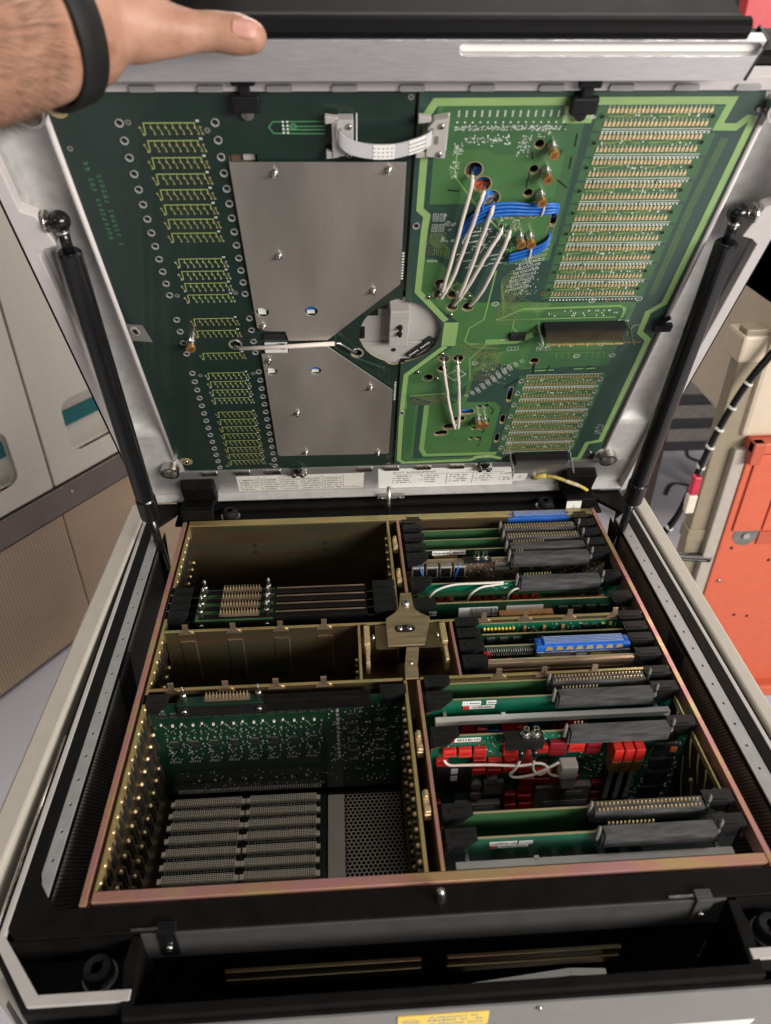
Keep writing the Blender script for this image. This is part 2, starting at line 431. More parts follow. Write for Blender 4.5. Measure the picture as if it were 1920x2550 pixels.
# bars added down in the slot to stand in for the cage's gold reflection
for x0_, x1_ in ((-150, -12), (6, 132)):
    m = MB(); m.box(x0_, x1_, -31, -27, -65, -56.6); m.box(x0_, x1_, -30, -27, -55.8, -47); ch('slot_glint_bar', m, 'chromate_dark', bevel=.5)
m = MB(); m.hull8([(22, -38, -81), (96, -38, -70), (96, -33, -70), (22, -33, -81), (22, -38, -80), (96, -38, -66), (96, -33, -66), (22, -33, -80)]); ch('slot_lever', m, 'paper')
m = MB(); m.hull8([(96.3, -38, -70), (123, -38, -73), (123, -33, -73), (96.3, -33, -70), (96.3, -38, -66), (123, -38, -70), (123, -33, -70), (96.3, -33, -66)]); ch('slot_lever', m, 'paper')
m = MB(); m.box(-262, 262, -77.2, -74.8, -330, -9); fp = ch('front_panel', m, 'front_grey', bevel=.6)
m = MB(); m.box(-262, 262, -74.6, -73.2, -16, -7); ch('panel_edge', m, 'black_paint')
for sgn in (-1, 1):
    m = MB(); m.slab([(sgn*262.5, -77.2), (sgn*300, -36), (sgn*300, -32), (sgn*262.5, -73)], [], -330, -60.5); ch('corner_panel', m, 'front_grey')
for x in (-150, -132, 57): put('screw', SCREW_S, fp, (x, -77.2, -17 if x < 0 else -14), (math.pi/2, 0, 0))
# warning label, yellow, with an emblem and lines of print too small to read
m = MB(); m.box(-33, 25, -77.9, -77.3, -31, -13); wl = ch('warning_label', m, 'label_yellow')
m = MB(); rg = random.Random(3); sw = lambda a, b: (a, -78.0, b)
def ring_print(cx, cz, rx, rz, t):
    a = circle(cx, cz, rx, rz, 20); b2 = circle(cx, cz, rx-t, rz-t, 20)
    for i in range(20):
        j = (i+1) % 20; m.quadface([sw(*a[i]), sw(*a[j]), sw(*b2[j]), sw(*b2[i])])
ring_print(-24.5, -21, 5.6, 3.6, .5)
for cx in (-26.6, -22.4): ring_print(cx, -21, 2.0, 1.6, .5)
word_row(m, -13, -17.6, 30, 2.2, 0, rg, swap=sw); word_row(m, -14, -22.4, 35, 3.0, 0, rg, swap=sw); word_row(m, -14, -27, 34, 2.2, 0, rg, swap=sw)
obj('print', m, 'ink_grey', wl, kind='stuff')
m = MB(); m.hull8([(154, -77.9, -70), (206, -77.9, -70), (206, -77.3, -70), (154, -77.3, -70), (152, -77.9, -54), (209, -77.9, -54), (209, -77.3, -54), (152, -77.3, -54)]); ch('blank_label', m, 'paper')
# pins and rear bumpers
m = MB(); m.tube([(1.3, -12, -1), (1.3, -12, 7), (1.3, -12, 10), (1.3, -12, 12)], [3.6, 3.6, 2.8, 1.0], 16); ch('guide_pin', m, 'steel', smooth=True)
for x in (-193.5, 190.5):
    m = MB(); m.tube([(0, 0, -6.4), (0, 0, -4.6)], [11.5, 11.5], 24); b1 = ch('bumper_washer', m, 'steel', loc=(x, 468, 600))
    m = MB(); m.tube([(0, 0, -4.6), (0, 0, 2), (0, 0, 3.5), (0, 0, 3.5), (0, 0, 0)], [9, 9, 7.5, 3.4, 3], 24); obj('rubber_bumper', m, 'rubber', b1, bevel=.5)
# ------- card cage
m = MB(); m.box(-239, 243, 0, 7.6, -11, .2); ch('cage_rail', m, 'chromate', bevel=.5)
m = MB(); m.box(-239, 243, 441.5, 452, -8, .2); ch('cage_rail', m, 'chromate_gold', bevel=.5)
m = MB(); m.box(-246.4, -242.0, -2, 450, -14, .8); ch('cage_rail', m, 'chromate', bevel=.4)
m = MB(); m.box(-238.9, -236.6, 8, 441, -14, 0); ch('cage_rail', m, 'chromate_gold', bevel=.3)
m = MB(); m.box(241.4, 246.0, -2, 452, -14, .8); ch('cage_rail', m, 'chromate', bevel=.4)
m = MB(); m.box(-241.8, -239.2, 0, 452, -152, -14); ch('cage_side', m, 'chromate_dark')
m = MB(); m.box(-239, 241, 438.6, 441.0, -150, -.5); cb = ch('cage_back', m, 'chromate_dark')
for x in (-163, -80):
    for z in (-28, -38):
        m = MB(); m.box(x-3, x+1.5, 437.9, 438.4, z-2.4, z+2.4); obj('slot_hole', m, 'hole', cb)
m = MB(); m.box(-239, 241, 8, 438, -156, -152); ch('cage_floor', m, 'black_soft')
for x in (-7.6, 4.4):
    for y0, y1 in ((8, 189.5), (267.5, 441)):
        m = MB(); m.box(x, x+3.0, y0, y1, -148, -.2); dv = ch('divider_wall', m, 'chromate' if x > 0 else 'chromate_gold', bevel=.3)
for x in (-47.2, 44.2):
    m = MB(); m.box(x, x+2.6, 193, 265.5, -148, -.4); ch('divider_wall', m, 'chromate_gold' if x < 0 else 'chromate', bevel=.3)
# spring clips between the dividers
for y in (399, 340, 122, 64.5):
    m = MB(); m.box(-2.6, 2.8, y-11, y+11, -9, -2); m.box(-1.4, 1.8, y+3, y+10, -2, 1.2); m.box(-2.2, 2.6, y-10, y-4, -2, .6); ch('spring_clip', m, 'pin_gold', bevel=.8)
# cross bars with hooks
def hook(x, y):
    m = MB(); pts = [(-8, 0), (8, 0), (7.4, 1.6), (2.6, 5), (2.6, 12.5), (-2.6, 12.5), (-2.6, 5), (-7.4, 1.6)]
    b = len(m.v); m.v += [(x+p[0], y-.8, -4+p[1]) for p in pts]+[(x+p[0], y+.8, -4+p[1]) for p in pts]
    n = len(pts); m.f.append(tuple(b+i for i in range(n))); m.m.append(0); m.f.append(tuple(b+n+i for i in reversed(range(n)))); m.m.append(0)
    for i in range(n): m.f.append((b+i, b+n+i, b+n+(i+1) % n, b+(i+1) % n)); m.m.append(0)
    return m
for y, hx in ((266.4, (-215, -169, -123, -80, 79, 121, 166, 212)), (191.4, (-216, -168, -123, -80, 80, 122, 169))):
    for x0, x1 in ((-236.4, -8), (8, 240)):
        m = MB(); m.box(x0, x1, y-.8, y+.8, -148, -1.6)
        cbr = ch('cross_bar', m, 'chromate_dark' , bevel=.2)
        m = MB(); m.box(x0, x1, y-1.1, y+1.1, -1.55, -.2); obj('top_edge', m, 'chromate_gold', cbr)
        for x in hx:
            if x0 < x < x1:
                obj('hook', hook(x, y-1.4), 'bracket_steel', cbr)
                if y > 200 and x < 0:
                    m = MB(); m.box(x-7, x+7, y-1.6, y-1.1, -64, -16); sl2 = obj('pressed_slot', m, 'chromate_dark', cbr, bevel=.6)
                    m = MB(); m.box(x+7.2, x+8.2, y-1.9, y-1.0, -66, -14); m.box(x-7, x+7, y-1.9, y-1.0, -14, -13.2); obj('slot_edge', m, 'bracket_steel', sl2)
# centre brackets
P1 = [(-1.5, 307), (10, 307), (10.2, 288), (12, 281), (17, 275), (25, 270), (25, 266), (16, 231), (-19, 231), (-19, 266), (-18, 270), (-12, 275), (-5.5, 281), (-4, 288)]
m = MB(); m.slab(P1, [], .6, 2.4); br1 = ch('centre_bracket', m, 'bracket_steel', bevel=.3)
put('screw', SCREW_L, br1, (3, 290, 2.4))
m = MB(); m.slab(stadium(-1, 254, 20, 5, 0), [], 2.4, 2.7); sl3 = obj('screw_slot', m, 'hole', br1)
for x in (-5.6, 3.6): put('screw', SCREW, sl3, (x, 254, 2.2))
P2 = [(-6, 189), (6.5, 189), (7, 206), (10.5, 229), (-1.5, 229), (-5, 206)]
m = MB(); m.slab(P2, [], .8, 2.2); br2 = ch('centre_bracket', m, 'bracket_steel', bevel=.3)
put('screw', SCREW_S, br2, (1, 208, 2.2))
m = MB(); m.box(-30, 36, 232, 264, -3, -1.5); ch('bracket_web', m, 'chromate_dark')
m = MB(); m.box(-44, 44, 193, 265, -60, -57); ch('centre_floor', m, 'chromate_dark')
for x in (-38.5, 36.5):
    m = MB(); m.box(x-3, x+3, 236, 262, -14, 1.5); m.box(x-2, x+2, 215, 234, -18, -2); cl = ch('spring_clip', m, 'pin_gold', bevel=1.0)
    put('screw', SCREW, cl, (x*.86, 246, 0), (0, math.copysign(math.pi/2, -x), 0))
# card guides along the cage walls: domed rivet over a dark slanting slot
m = MB(); m.ball((1.6, 0, 0), 2.1, 10, 6)
m.hull8([(0, -3.2, -22), (3.0, -3.2, -22), (3.0, .6, -22), (0, .6, -22), (0, -1.8, -4), (3.0, -1.8, -4), (3.0, 2.2, -4), (0, 2.2, -4)], 1)
m.hull8([(0, 2.4, -24), (3.6, 2.4, -24), (3.6, 4.6, -24), (0, 4.6, -24), (0, 3.8, -2), (3.6, 3.8, -2), (3.6, 6, -2), (0, 6, -2)], 2)
GUIDE = m.mesh('card_guide'); GUIDE.polygons.foreach_set('material_index', m.m)
for k in ('pin_gold', 'hole', 'chromate_dark'): GUIDE.materials.append(MATS[k])
GUIDE.polygons.foreach_set('use_smooth', [i < 60 for i in range(len(GUIDE.polygons))])
for y0, n in ((16, 13), (203, 5), (346, 7)):
    for i in range(n):
        for c, z in enumerate((-4, -44, -82)):
            if y0 > 200 and c == 2: continue
            put('card_guide', GUIDE, CH, (-239.1, y0+13.0*i+c*5, 600+z))
for y0, n in ((20, 12),):
    for i in range(n):
        for c, z in enumerate((-8, -60)):
            put('card_guide', GUIDE, CH, (-7.7, y0+13.0*i, 600+z), (0, 0, math.pi))
for i in range(6): put('card_guide', GUIDE, CH, (-7.7, 350+13.0*i, 600-8), (0, 0, math.pi))
for i in range(3): put('card_guide', GUIDE, CH, (-47.3, 208+16*i, 600-24), (0, 0, math.pi))
# right side: bent spring wires with rivets
for y, z in ((150, -20), (120, -18), (104, -18), (86, -24), (118, -56), (96, -60), (78, -66), (160, -52)):
    m = MB(); m.tube([(240, y+10, z+8), (239, y+1, z-12), (239, y-7, z-26)], .8, 6); sp = ch('spring_wire', m, 'chromate_gold')
    m = MB(); m.ball((239, y-12, z+4), 2.3, 10, 6); obj('rivet', m, 'pin_gold', sp, smooth=True)
m = MB(); m.box(236, 238, 60, 190, -14, -8); ch('guide_rail', m, 'chromate_gold', bevel=.3)
# grille at the bottom of the front left bay
m = MB(); hexmesh(m, -64, -9, 10, 176, 4.3, .78, -147)
ch('floor_grille', m, 'post_grey', kind='stuff')
m = MB(); m.box(-82, -66, 10, 176, -149, -146); ch('floor_bar', m, 'post_grey', bevel=.5)

# ================================================================== BACKPLANE
BP = thing('backplane_board', 'dark backplane at the bottom of the front left bay, rows of connectors', 'circuit board', (-160, 100, -151))
def bpl(name, mb, mats, parent=BP, **k): return obj(name, mb, mats, parent, **k)
m = MB(); m.box(-74, 76, -90, 80, 0, 2); bpl('board', m, 'pcb_black')
m = MB(); m.box(-32.5, 32.5, -3.5, 3.7, 7.4, 11); m.box(-34.5, 34.5, -4.4, 3.4, 2, 7.4, 1); m.box(-36.2, -32.6, -3, 2, 7.4, 9.6); m.box(32.6, 36.2, -3, 2, 7.4, 9.6)
CONN = m.mesh('backplane_connector'); CONN.polygons.foreach_set('material_index', m.m); CONN.materials.append(MATS['tan_plastic']); CONN.materials.append(MATS['dark_gear'])
m = MB()
for i in range(32):
    for j in range(4): 
        x = -31+2.0*i; y = -2.7+1.8*j
        m.quadface([(x-.62, y-.6, 11.05), (x+.62, y-.6, 11.05), (x+.62, y+.6, 11.05), (x-.62, y+.6, 11.05)])
PINH = m.mesh('pin_holes'); PINH.materials.append(MATS['hole'])
m = MB()
for i in range(22):
    x = -31+2.95*i; m.quadface([(x-.5, -5.2, 6.1), (x+.9, -5.2, 6.1), (x+.9, -4.0, 7.1), (x-.5, -4.0, 7.1)])
PINT = m.mesh('solder_tails'); PINT.materials.append(MATS['solder'])
for i in range(12):
    for s_ in (-1, 1):
        c = put('backplane_connector', CONN, BP, (-2.2+s_*36.8+random.uniform(-.4, .4), 71.5-13.0*i+random.uniform(-.3, .3), 0), (0, 0, random.uniform(-.006, .006)))
        p = put('pin_holes', PINH, c, (0, 0, 0)); p['kind'] = 'stuff'
        p = put('solder_tails', PINT, c, (0, 0, 0)); p['kind'] = 'stuff'

# ================================================================== CARDS
def chamfer_lever(w=23.5, d=11, h=13):
    """black card ejector: flat block, inner end tapering down"""
    m = MB()
    m.hull8([(0, -d, -h), (w*.55, -d, -h), (w*.55, 0, -h), (0, 0, -h), (0, -d, 0), (w, -d, 0), (w, 0, 0), (0, 0, 0)])
    m.box(1, 4, -d-1.2, -d, -h, -2); m.box(w*.25, w*.9, -d*.8, -d*.5, 0, .9)
    return m
LEV = chamfer_lever().mesh('ejector_lever'); LEV.materials.append(MATS['black_plastic'])
mm = chamfer_lever(); mm.v = [(-x, y, z) for x, y, z in mm.v]; mm.f = [tuple(reversed(q)) for q in mm.f]
LEVR = mm.mesh('ejector_lever'); LEVR.materials.append(MATS['black_plastic'])
def conn_a():
    m = MB(); m.box(128, 214, -9.5, -.2, -12, 0.5); m.box(126, 216, -7.5, -1, -14, -3)
    return m
CA = conn_a().mesh('edge_connector'); CA.materials.append(MATS['dusty_black'])
def pins(rows, n, x0, dx, z0, z1, r=.55):
    m = MB()
    for y in rows:
        for i in range(n): m.tube([(x0+dx*i, y, z0), (x0+dx*i, y, z1)], [r, r*.8], 6)
    return m
PA = pins((-2.6, -7.4), 26, 131.5, 3.15, .4, 2.6, .8).mesh('contact_pins'); PA.materials.append(MATS['pin_gold'])
mb_ = MB(); mb_.box(130, 215, -8.6, 0.4, -13, 1.4); mb_.box(128, 217, -7.4, -.6, -15, -3); mb_.box(132, 213, -9.4, -8.6, -5.2, -4.2); mb_.box(132, 213, -9.2, -8.6, -11, -10)
CB = mb_.mesh('edge_connector'); CB.materials.append(MATS['dusty_black'])
m = MB(); m.tube([(0, -4, -8), (0, -4, 5), (0, -4, 8)], [1.7, 1.7, .6], 8); PO = m.mesh('guide_post'); PO.materials.append(MATS['mid_gear'])
def sma(parent, x, y, z):
    m = MB(); m.tube([(0, 0, 0), (0, 0, 1.6)], [4.6, 4.6], 6); m.tube([(0, 0, 1.6), (0, 0, 3.2), (0, 0, 3.4), (0, 0, 9)], [3.8, 3.6, 2.5, 2.4], 14)
    m.tube([(0, 0, 9), (0, 0, 9.2)], [1.6, 1.6], 10, 1)
    return obj('coax_connector', m, ['steel', 'hole'], parent, loc=(x, y, z))
RC = [0]
def relay(parent, x0, x1, z0, z1, dark=False, depth=8):
    """small red relay standing on the card face, with a lighter top edge"""
    RC[0] += 1; q = random.Random(RC[0]); depth = min(depth, 6.2)+q.uniform(-.5, .8); z0 += .42*depth if z1-z0 > 9 else 0; x0 += q.uniform(.2, .7); x1 -= q.uniform(.2, .7); z0 += q.uniform(.3, .8); z1 -= .2
    m = MB(); m.box(x0, x1, -depth, -1.2, z0, z1); o_ = obj('relay', m, 'relay_dark' if dark else ('relay_red', 'relay_red', 'relay_mid')[RC[0] % 3], parent, bevel=.8)
    m = MB(); m.box(x0+1.4, x1-1.4, -depth-.12, -depth, z0+(z1-z0)*.45, z0+(z1-z0)*.55); obj('relay_groove', m, 'relay_dark', o_)
    m = MB()
    for i in range(4):
        x = x0+(x1-x0)*(i+.5)/4; m.box(x-.4, x+.4, -3.0, -1.2, z0-1.6, z0-.05)
    obj('relay_pins', m, 'solder', o_)
    return o_
def card_label(parent, x0, x1, z0, z1, y=-1.45, red=False, bars=True):
    m = MB(); m.box(x0, x1, y-.25, y, z0, z1); o_ = obj('card_label', m, 'paper', parent)
    m = MB(); rg = random.Random(int(x0*7+z0*3)); sw = lambda a, b: (a, y-.32, b)
    if bars:
        x = x0+(x1-x0)*.28
        while x < x1-1:
            w_ = rg.uniform(.3, 1.1); m.quadface([sw(x, z0+.8), sw(x+w_, z0+.8), sw(x+w_, z1-.8), sw(x, z1-.8)]); x += w_+rg.uniform(.4, .9)
    else: word_row(m, x0+1.2, z0+(z1-z0)*.35, (x1-x0)-2.4, (z1-z0)*.34, 0, rg, swap=sw)
    if red: m.quadface([sw(x0, z0), sw(x0+(x1-x0)*.2, z0), sw(x0+(x1-x0)*.2, z1), sw(x0, z1)], 1)
    obj('print', m, ['ink', 'relay_red'], o_, kind='stuff')
def smd_field(parent, n, x0, x1, z0, z1, seed, y=-1.2, mats=('solder', 'brown_comp', 'chip', 'silk'), size=1.6):
    rg = random.Random(seed); m = MB()
    for i in range(n):
        x = rg.uniform(x0, x1); z = rg.uniform(z0, z1); a = rg.uniform(.3, 1)*size; b2 = rg.uniform(.3, .8)*size
        m.box(x, x+a, y-rg.uniform(.3, .9), y, z, z+b2, rg.choice((0, 0, 1, 2, 3)))
    obj('small_components', m, list(mats), parent, kind='stuff')
def chips(parent, lst, y=-1.2, d=1.6):
    for x0, x1, z0, z1 in lst:
        m = MB(); m.box(x0, x1, y-d, y, z0, z1); c = obj('chip', m, 'chip', parent, bevel=.2)
        m = MB(); n = max(3, int((x1-x0)/1.6))
        for i in range(n):
            x = x0+(x1-x0)*(i+.5)/n
            m.box(x-.25, x+.25, y-.6, y, z0-1.1, z0); m.box(x-.25, x+.25, y-.6, y, z1, z1+1.1)
        obj('chip_legs', m, 'solder', c)
CARDG = 'plug-in cards of the right bay'
def card(y, label, face='pcb_green', conn=None, x0=12, x1=238.5, step=True, top=-6.5, pins_n=26, group=CARDG, lever=True, thick=1.9):
    t = thing('circuit_card', label, 'circuit card', (0, y, -1), group)
    m = MB()
    if step: pts = [(x0, -139), (x1, -139), (x1, top-4), (x1-20, top), (219, top), (216, -1.5), (129, -1.5), (125, top), (x0+22, top), (x0+8, -20), (x0, -24)]
    else: pts = [(x0, -139), (x1, -139), (x1, -24), (x1-8, -18), (x1-21, top), (x0+24, top), (x0+8, -18), (x0, -24)]
    b = len(m.v); n = len(pts)
    m.slab(pts, [], 0, thick); m.v = [(p[0], -p[2]+thick/2, p[1]) for p in m.v]
    me_o = obj('board', m, [face, 'pcb_edge'], t)
    for p in me_o.data.polygons:
        if abs(p.normal.y) < .5: p.material_index = 1
    if lever:
        put('ejector_lever', LEV, t, (x0-1, 4.5, 1)); put('ejector_lever', LEVR, t, (x1+1, 4.5, 1))
    if conn == 'A':
        c = put('edge_connector', CA, t, (0, -.9, 0)); p = put('contact_pins', PA, c, (0, 0, 0)); p['kind'] = 'stuff'; put('guide_post', PO, c, (125.5, 0, 0)); put('guide_post', PO, c, (219, 0, 0))
    if conn == 'B':
        c = put('edge_connector', CB, t, (0, -.9, 0)); put('guide_post', PO, c, (125.5, 0, 0)); put('guide_post', PO, c, (219, 0, 0))
        if pins_n:
            mm = pins((1.8,), pins_n, 135, 3.1, -4, 3.2, .8); p = obj('contact_pins', mm, 'pin_gold', c, kind='stuff')
    return t
def white_bar(t, z, x0=19, x1=234):
    m = MB(); m.box(x0, x1, -13, -7, z-6, z); m.box(x0+60, x0+64, -9, -6, z, z+1.6); w_ = obj('stiffener_bar', m, 'paper', t, bevel=.6)
    for x in (x0+8, x1-12): obj('standoff', MB().box(x, x+3, -7, -.9, z-5, z-1), 'solder', w_)
def blue_conn(t, y0, y1, z, gold=False, x0=124, x1=216):
    m = MB(); m.box(x0, x1, y0, y1, z-9, z-1.5); m.box(x0+7, x1-6, y0+1, y1-.8, z-1.5, z+1.2); c = obj('blue_connector', m, 'connector_blue', t, bevel=.5)
    m = MB(); k = 0
    for j in range(5):
        yy = y0+2+(y1-y0-4)*j/4
        for i in range(40):
            x = x0+9+(x1-x0-17)*i/39; m.quadface([(x-.55, yy-.45, z+1.3), (x+.55, yy-.45, z+1.3), (x+.55, yy+.45, z+1.3), (x-.55, yy+.45, z+1.3)])
    obj('contact_dots', m, 'silk', c, kind='stuff')
    for x in (x0+3.4, x1-3): 
        m = MB(); m.tube([(x, (y0+y1)/2, z-1.5), (x, (y0+y1)/2, z+.4)], 1.8, 10); obj('screw_boss', m, 'connector_blue', c)
    if gold:
        for i in range(8):
            x = x0+8.5+i*9.8
            m = MB(); m.hull8([(x, y0-.9, z-6.2), (x+8, y0-.9, z-6.2), (x+8, y0, z-6.2), (x, y0, z-6.2), (x+1.5, y0-.9, z-2.6), (x+6.5, y0-.9, z-2.6), (x+6.5, y0, z-2.6), (x+1.5, y0, z-2.6)]); obj('gold_contact', m, 'gold', c)
    return c

c1 = card(446, 'rearmost right card with a blue connector and white barcode labels', 'pcb_deep', step=False, top=-3)
blue_conn(c1, -8, 4, 1.5, x0=138, x1=214)
card_label(c1, 46, 63, -11.5, -6.5, bars=False); card_label(c1, 75, 104, -11, -6)
for i in range(12): relay(c1, 38+7.6*i, 43.4+7.6*i, -22, -14.5, True, 6)
smd_field(c1, 40, 30, 130, -30, -8, 1)
c2 = card(427, 'plain green card, second from the back of the right bay', 'pcb_green', 'A')
c3 = card(408.5, 'plain green card, third from the back of the right bay', 'pcb_green', 'A')
c4 = card(389.5, 'black card with two white paper labels, fourth from the back', 'pcb_black', 'B', pins_n=12)
card_label(c4, 42, 62, -13, -6.5, bars=False); card_label(c4, 62.8, 80, -12.5, -6.5, bars=False)
m = MB(); m.box(44, 71, -2.0, -1.2, -17.5, -14); obj('brown_strip', m, 'brown_comp', c4)
smd_field(c4, 60, 90, 215, -60, -20, 4)
c5 = card(372.5, 'card with tan metal cans and two steel coax studs', 'tan_dark', 'B', pins_n=3)
for x in (16.5, 32.5, 48, 63.5):
    m = MB(); m.box(x, x+13.5, -9, -1.2, -26, -10); k = obj('shield_can', m, 'shield', c5, bevel=1)
    m = MB(); m.box(x+1.5, x+12, -9.4, -9.05, -24, -12.5); obj('can_window', m, 'black_gloss', k)
m = MB(); m.box(74, 105, -12, -1.2, -4.5, -2.5); sp_ = obj('stud_plate', m, 'black_plastic', c5, bevel=.3)
sma(c5, 89, -6, -2.4); sma(c5, 98, -6, -2.4)
smd_field(c5, 160, 78, 232, -34, -12, 5, size=3.0)
chips(c5, [(142, 152, -28, -20), (156, 166, -28, -20), (118, 132, -24, -18)])
for z in (-16, -23): obj('grey_label', MB().box(111, 128, -3, -2.4, z, z+5), 'mid_gear', c5)
for a, bx_ in (((24, -6, -9), 30), ((70, -6, -9), 64)):
    m = MB(); m.tube(smooth_path([a, ((a[0]+bx_)/2, -11, -15), (bx_, -9, -30)]), .9, 6); obj('blue_lead', m, 'wire_blue', c5)
c6 = card(331, 'teal card with three curved white wires and red relays below', 'pcb_teal', 'B', pins_n=10)
m = MB(); m.box(19, 222, -7, -1.2, -20, -17.5); obj('lower_board', m, 'pcb_green', c6, bevel=.2)
m = MB(); m.box(19, 226, -14, -1.2, -31, -29); obj('lower_board', m, 'brown_comp', c6, bevel=.2)
for x0_, x1_ in ((30, 37.5), (41, 48), (51, 59), (76, 82), (83, 89), (91, 97), (99, 105), (122, 130), (133, 141), (143, 151)): relay(c6, x0_, x1_, -27, -19.5, x0_ < 40 or 76 <= x0_ < 100, 12)
for P in (((30, -9, -27), (33, -9, -15), (42, -7, -8), (60, -3.5, -5.5), (85, -2.5, -6), (112, -2.2, -6)), ((73, -9, -27), (76, -9, -16), (86, -6, -9.5), (100, -3, -9), (112, -2.4, -8)), ((117, -9, -28), (118, -9, -17), (126, -7, -11.5), (140, -8, -12), (150, -4, -14))):
    m = MB(); m.tube(smooth_path(P), 1.25, 8); obj('white_wire', m, 'wire_white', c6, smooth=True)
m = MB()
for i in range(60):
    x = random.uniform(98, 224); z = random.uniform(-16, -8); m.box(x, x+random.uniform(.5, 4), -1.5, -1.2, z, z+.5)
obj('printed_marks', m, 'silk', c6, kind='stuff')
for x in (25, 56, 113, 152, 200): 
    m = MB(); m.tube([(x, -9, -30), (x, -9, -21)], 1.8, 8); obj('standoff', m, 'steel', c6)
c7 = card(296, 'dark card with long white barcode label and copper strip, before the cross bar', 'pcb_deep', step=False, top=-3.5)
card_label(c7, 59, 100, -22, -9.5); card_label(c7, 28, 36, -19, -13, bars=False)
m = MB(); m.box(109, 148, -1.8, -1.2, -15, -9); obj('grey_strip', m, 'grey_plastic', c7)
m = MB(); m.box(101, 158, -9, -4, -27, -16); m.box(101, 158, -9, -1.2, -16, -15); obj('copper_strip', m, 'brown_comp', c7, bevel=.4)
chips(c7, [(164+i*15, 174+i*15, -22, -13) for i in range(4)])
c8 = card(265, 'short card with a row of yellow capacitors, first behind the cross bar gap', 'pcb_teal', step=False, x0=51, top=-5, group='short cards of the middle bay')
for i in range(9):
    m = MB(); m.ball((80+3.7*i, -2.8, -10.5), 1.7, 8, 6, sc=(1, 1, 1.5)); obj('yellow_capacitor', m, 'yellow_comp', c8, smooth=True)
for x in (120, 140, 159): 
    m = MB(); m.box(x, x+3, -3, -1.2, -18, -9); obj('brown_capacitor', m, 'brown_comp', c8)
smd_field(c8, 90, 76, 222, -22, -8, 8); chips(c8, [(181+i*9, 187+i*9, -15, -10) for i in range(3)])
for x in (200, 208): obj('yellow_chip', MB().box(x, x+3, -2.5, -1.2, -12, -8), 'yellow_comp', c8)
c9 = card(249.5, 'short dark card with plain green top edge, second of the middle bay', 'pcb_deep', step=False, x0=51, top=-5, group='short cards of the middle bay')
chips(c9, [(80, 88, -18, -9), (93, 101, -18, -9), (106, 114, -18, -9)]); smd_field(c9, 40, 118, 215, -24, -8, 9)
c10 = card(233.5, 'short card with blue connector, gold contacts and aluminium body', 'pcb_deep', step=False, x0=51, top=-5, group='short cards of the middle bay')
blue_conn(c10, -8, 4, 1, True)
m = MB(); m.box(125, 217, -8.6, -1, -20, -8.2); ab = obj('connector_body', m, 'brushed', c10, bevel=.5)
for a, b2, mt in ((128, 158, 'grey_plastic'), (164, 174, 'paper'), (178, 198, 'label_yellow')):
    m = MB(); m.box(a, b2, -9.0, -8.65, -17.5, -11.5); lb = obj('body_label', m, mt, ab)
    m = MB(); word_row(m, a+1, -15.5, b2-a-2, 2, 0, random.Random(int(a)), swap=lambda p, q: (p, -9.05, q)); obj('print', m, 'ink_grey', lb, kind='stuff')
relay(c10, 59, 66, -18, -11.5); relay(c10, 73, 81, -20, -9.5); relay(c10, 97, 104, -25, -19)
m = MB()
for j in range(2):
    for i in range(20): m.tube([(78+2.3*i, -1.2, -9-5*j), (78+2.3*i, -4.4, -9-5*j)], .6, 6)
obj('pin_rows', m, 'solder', c10, kind='stuff'); smd_field(c10, 40, 218, 232, -20, -6, 10)
c11 = card(213, 'bare tan steel cover plate on the last card before the second cross bar', 'shield', step=False, x0=51, top=-2.5, group='short cards of the middle bay')
m = MB(); m.box(74, 214, -4.4, -1.2, -20, -2.7); m.box(86, 206, -4.8, -4.5, -17, -12); obj('cover_plate', m, 'bracket_steel', c11, bevel=.5)
c12 = card(191.8-2.5, 'green card with two open pin rows just in front of the second cross bar', 'pcb_green', 'A')
c13 = card(170.5, 'teal card with white labels and grey stiffener bar behind the red relay card', 'pcb_teal', 'B', pins_n=11)
card_label(c13, 44, 61, -13.5, -8, bars=False); card_label(c13, 66, 75, -13, -8, bars=False); card_label(c13, 45, 74, -18.5, -14.3, red=True)
white_bar(c13, -20.5)
for a in ((31, 35, -36, -27), (37, 41, -36, -27), (43, 56, -50, -27), (57, 68, -50, -34), (80, 93, -50, -27), (94, 105, -50, -34), (126, 131, -48, -28), (132, 137, -48, -28), (139, 151, -48, -28), (152, 161, -44, -33)): [setattr(r_, 'location', (0, -.006, 0)) for r_ in [relay(c13, *a, a[0] in (31, 37, 126, 132), 9)]]
chips(c13, [(168+i*9, 174+i*9, -38, -28) for i in range(7)])
for zz in (-34, -42):
    m = MB(); m.tube(smooth_path([(62, -9.6, zz), (75, -10, zz+3), (100, -10, zz-4), (118, -9, zz)]), .7, 6); obj('blue_lead', m, 'wire_blue', c13)
c14 = card(131, 'teal card crowded with red relays, silver studs and looped white cable', 'pcb_teal', 'B', pins_n=3)
RL = [(21, 34, -31, -19), (34.8, 47, -32, -19), (47.6, 60, -32, -19), (74, 88, -33, -19), (93, 98.5, -33, -23), (101, 114, -32, -19.5), (131, 146, -32, -18), (16, 27, -41, -32),
      (48, 61, -46, -34), (48, 61, -57, -47), (61.5, 75, -47, -35.5), (61.5, 75, -59, -48), (76, 89.5, -46, -35), (76, 89.5, -57, -47), (90, 102, -46, -36), (90, 102, -58, -47),
      (106, 121, -63, -52), (106, 121, -75, -64), (121.5, 133.5, -76, -63), (134, 147, -75, -63), (93, 107, -75, -62), (93, 107, -87, -76), (93, 107, -98, -88), (81, 92.5, -100, -86), (82, 94, -118, -101), (95, 109, -121, -100)]
for a in RL: relay(c14, *a, False, 9)
for a in ((114, 130.5, -24, -15), (114, 130.5, -33, -25), (147, 161, -25, -18.5), (147, 161, -33, -26), (178, 194, -25, -17), (160, 173, -86, -75), (161, 174, -97, -88), (161, 174, -107, -98), (14, 24, -112, -92)): relay(c14, *a, True, 9)
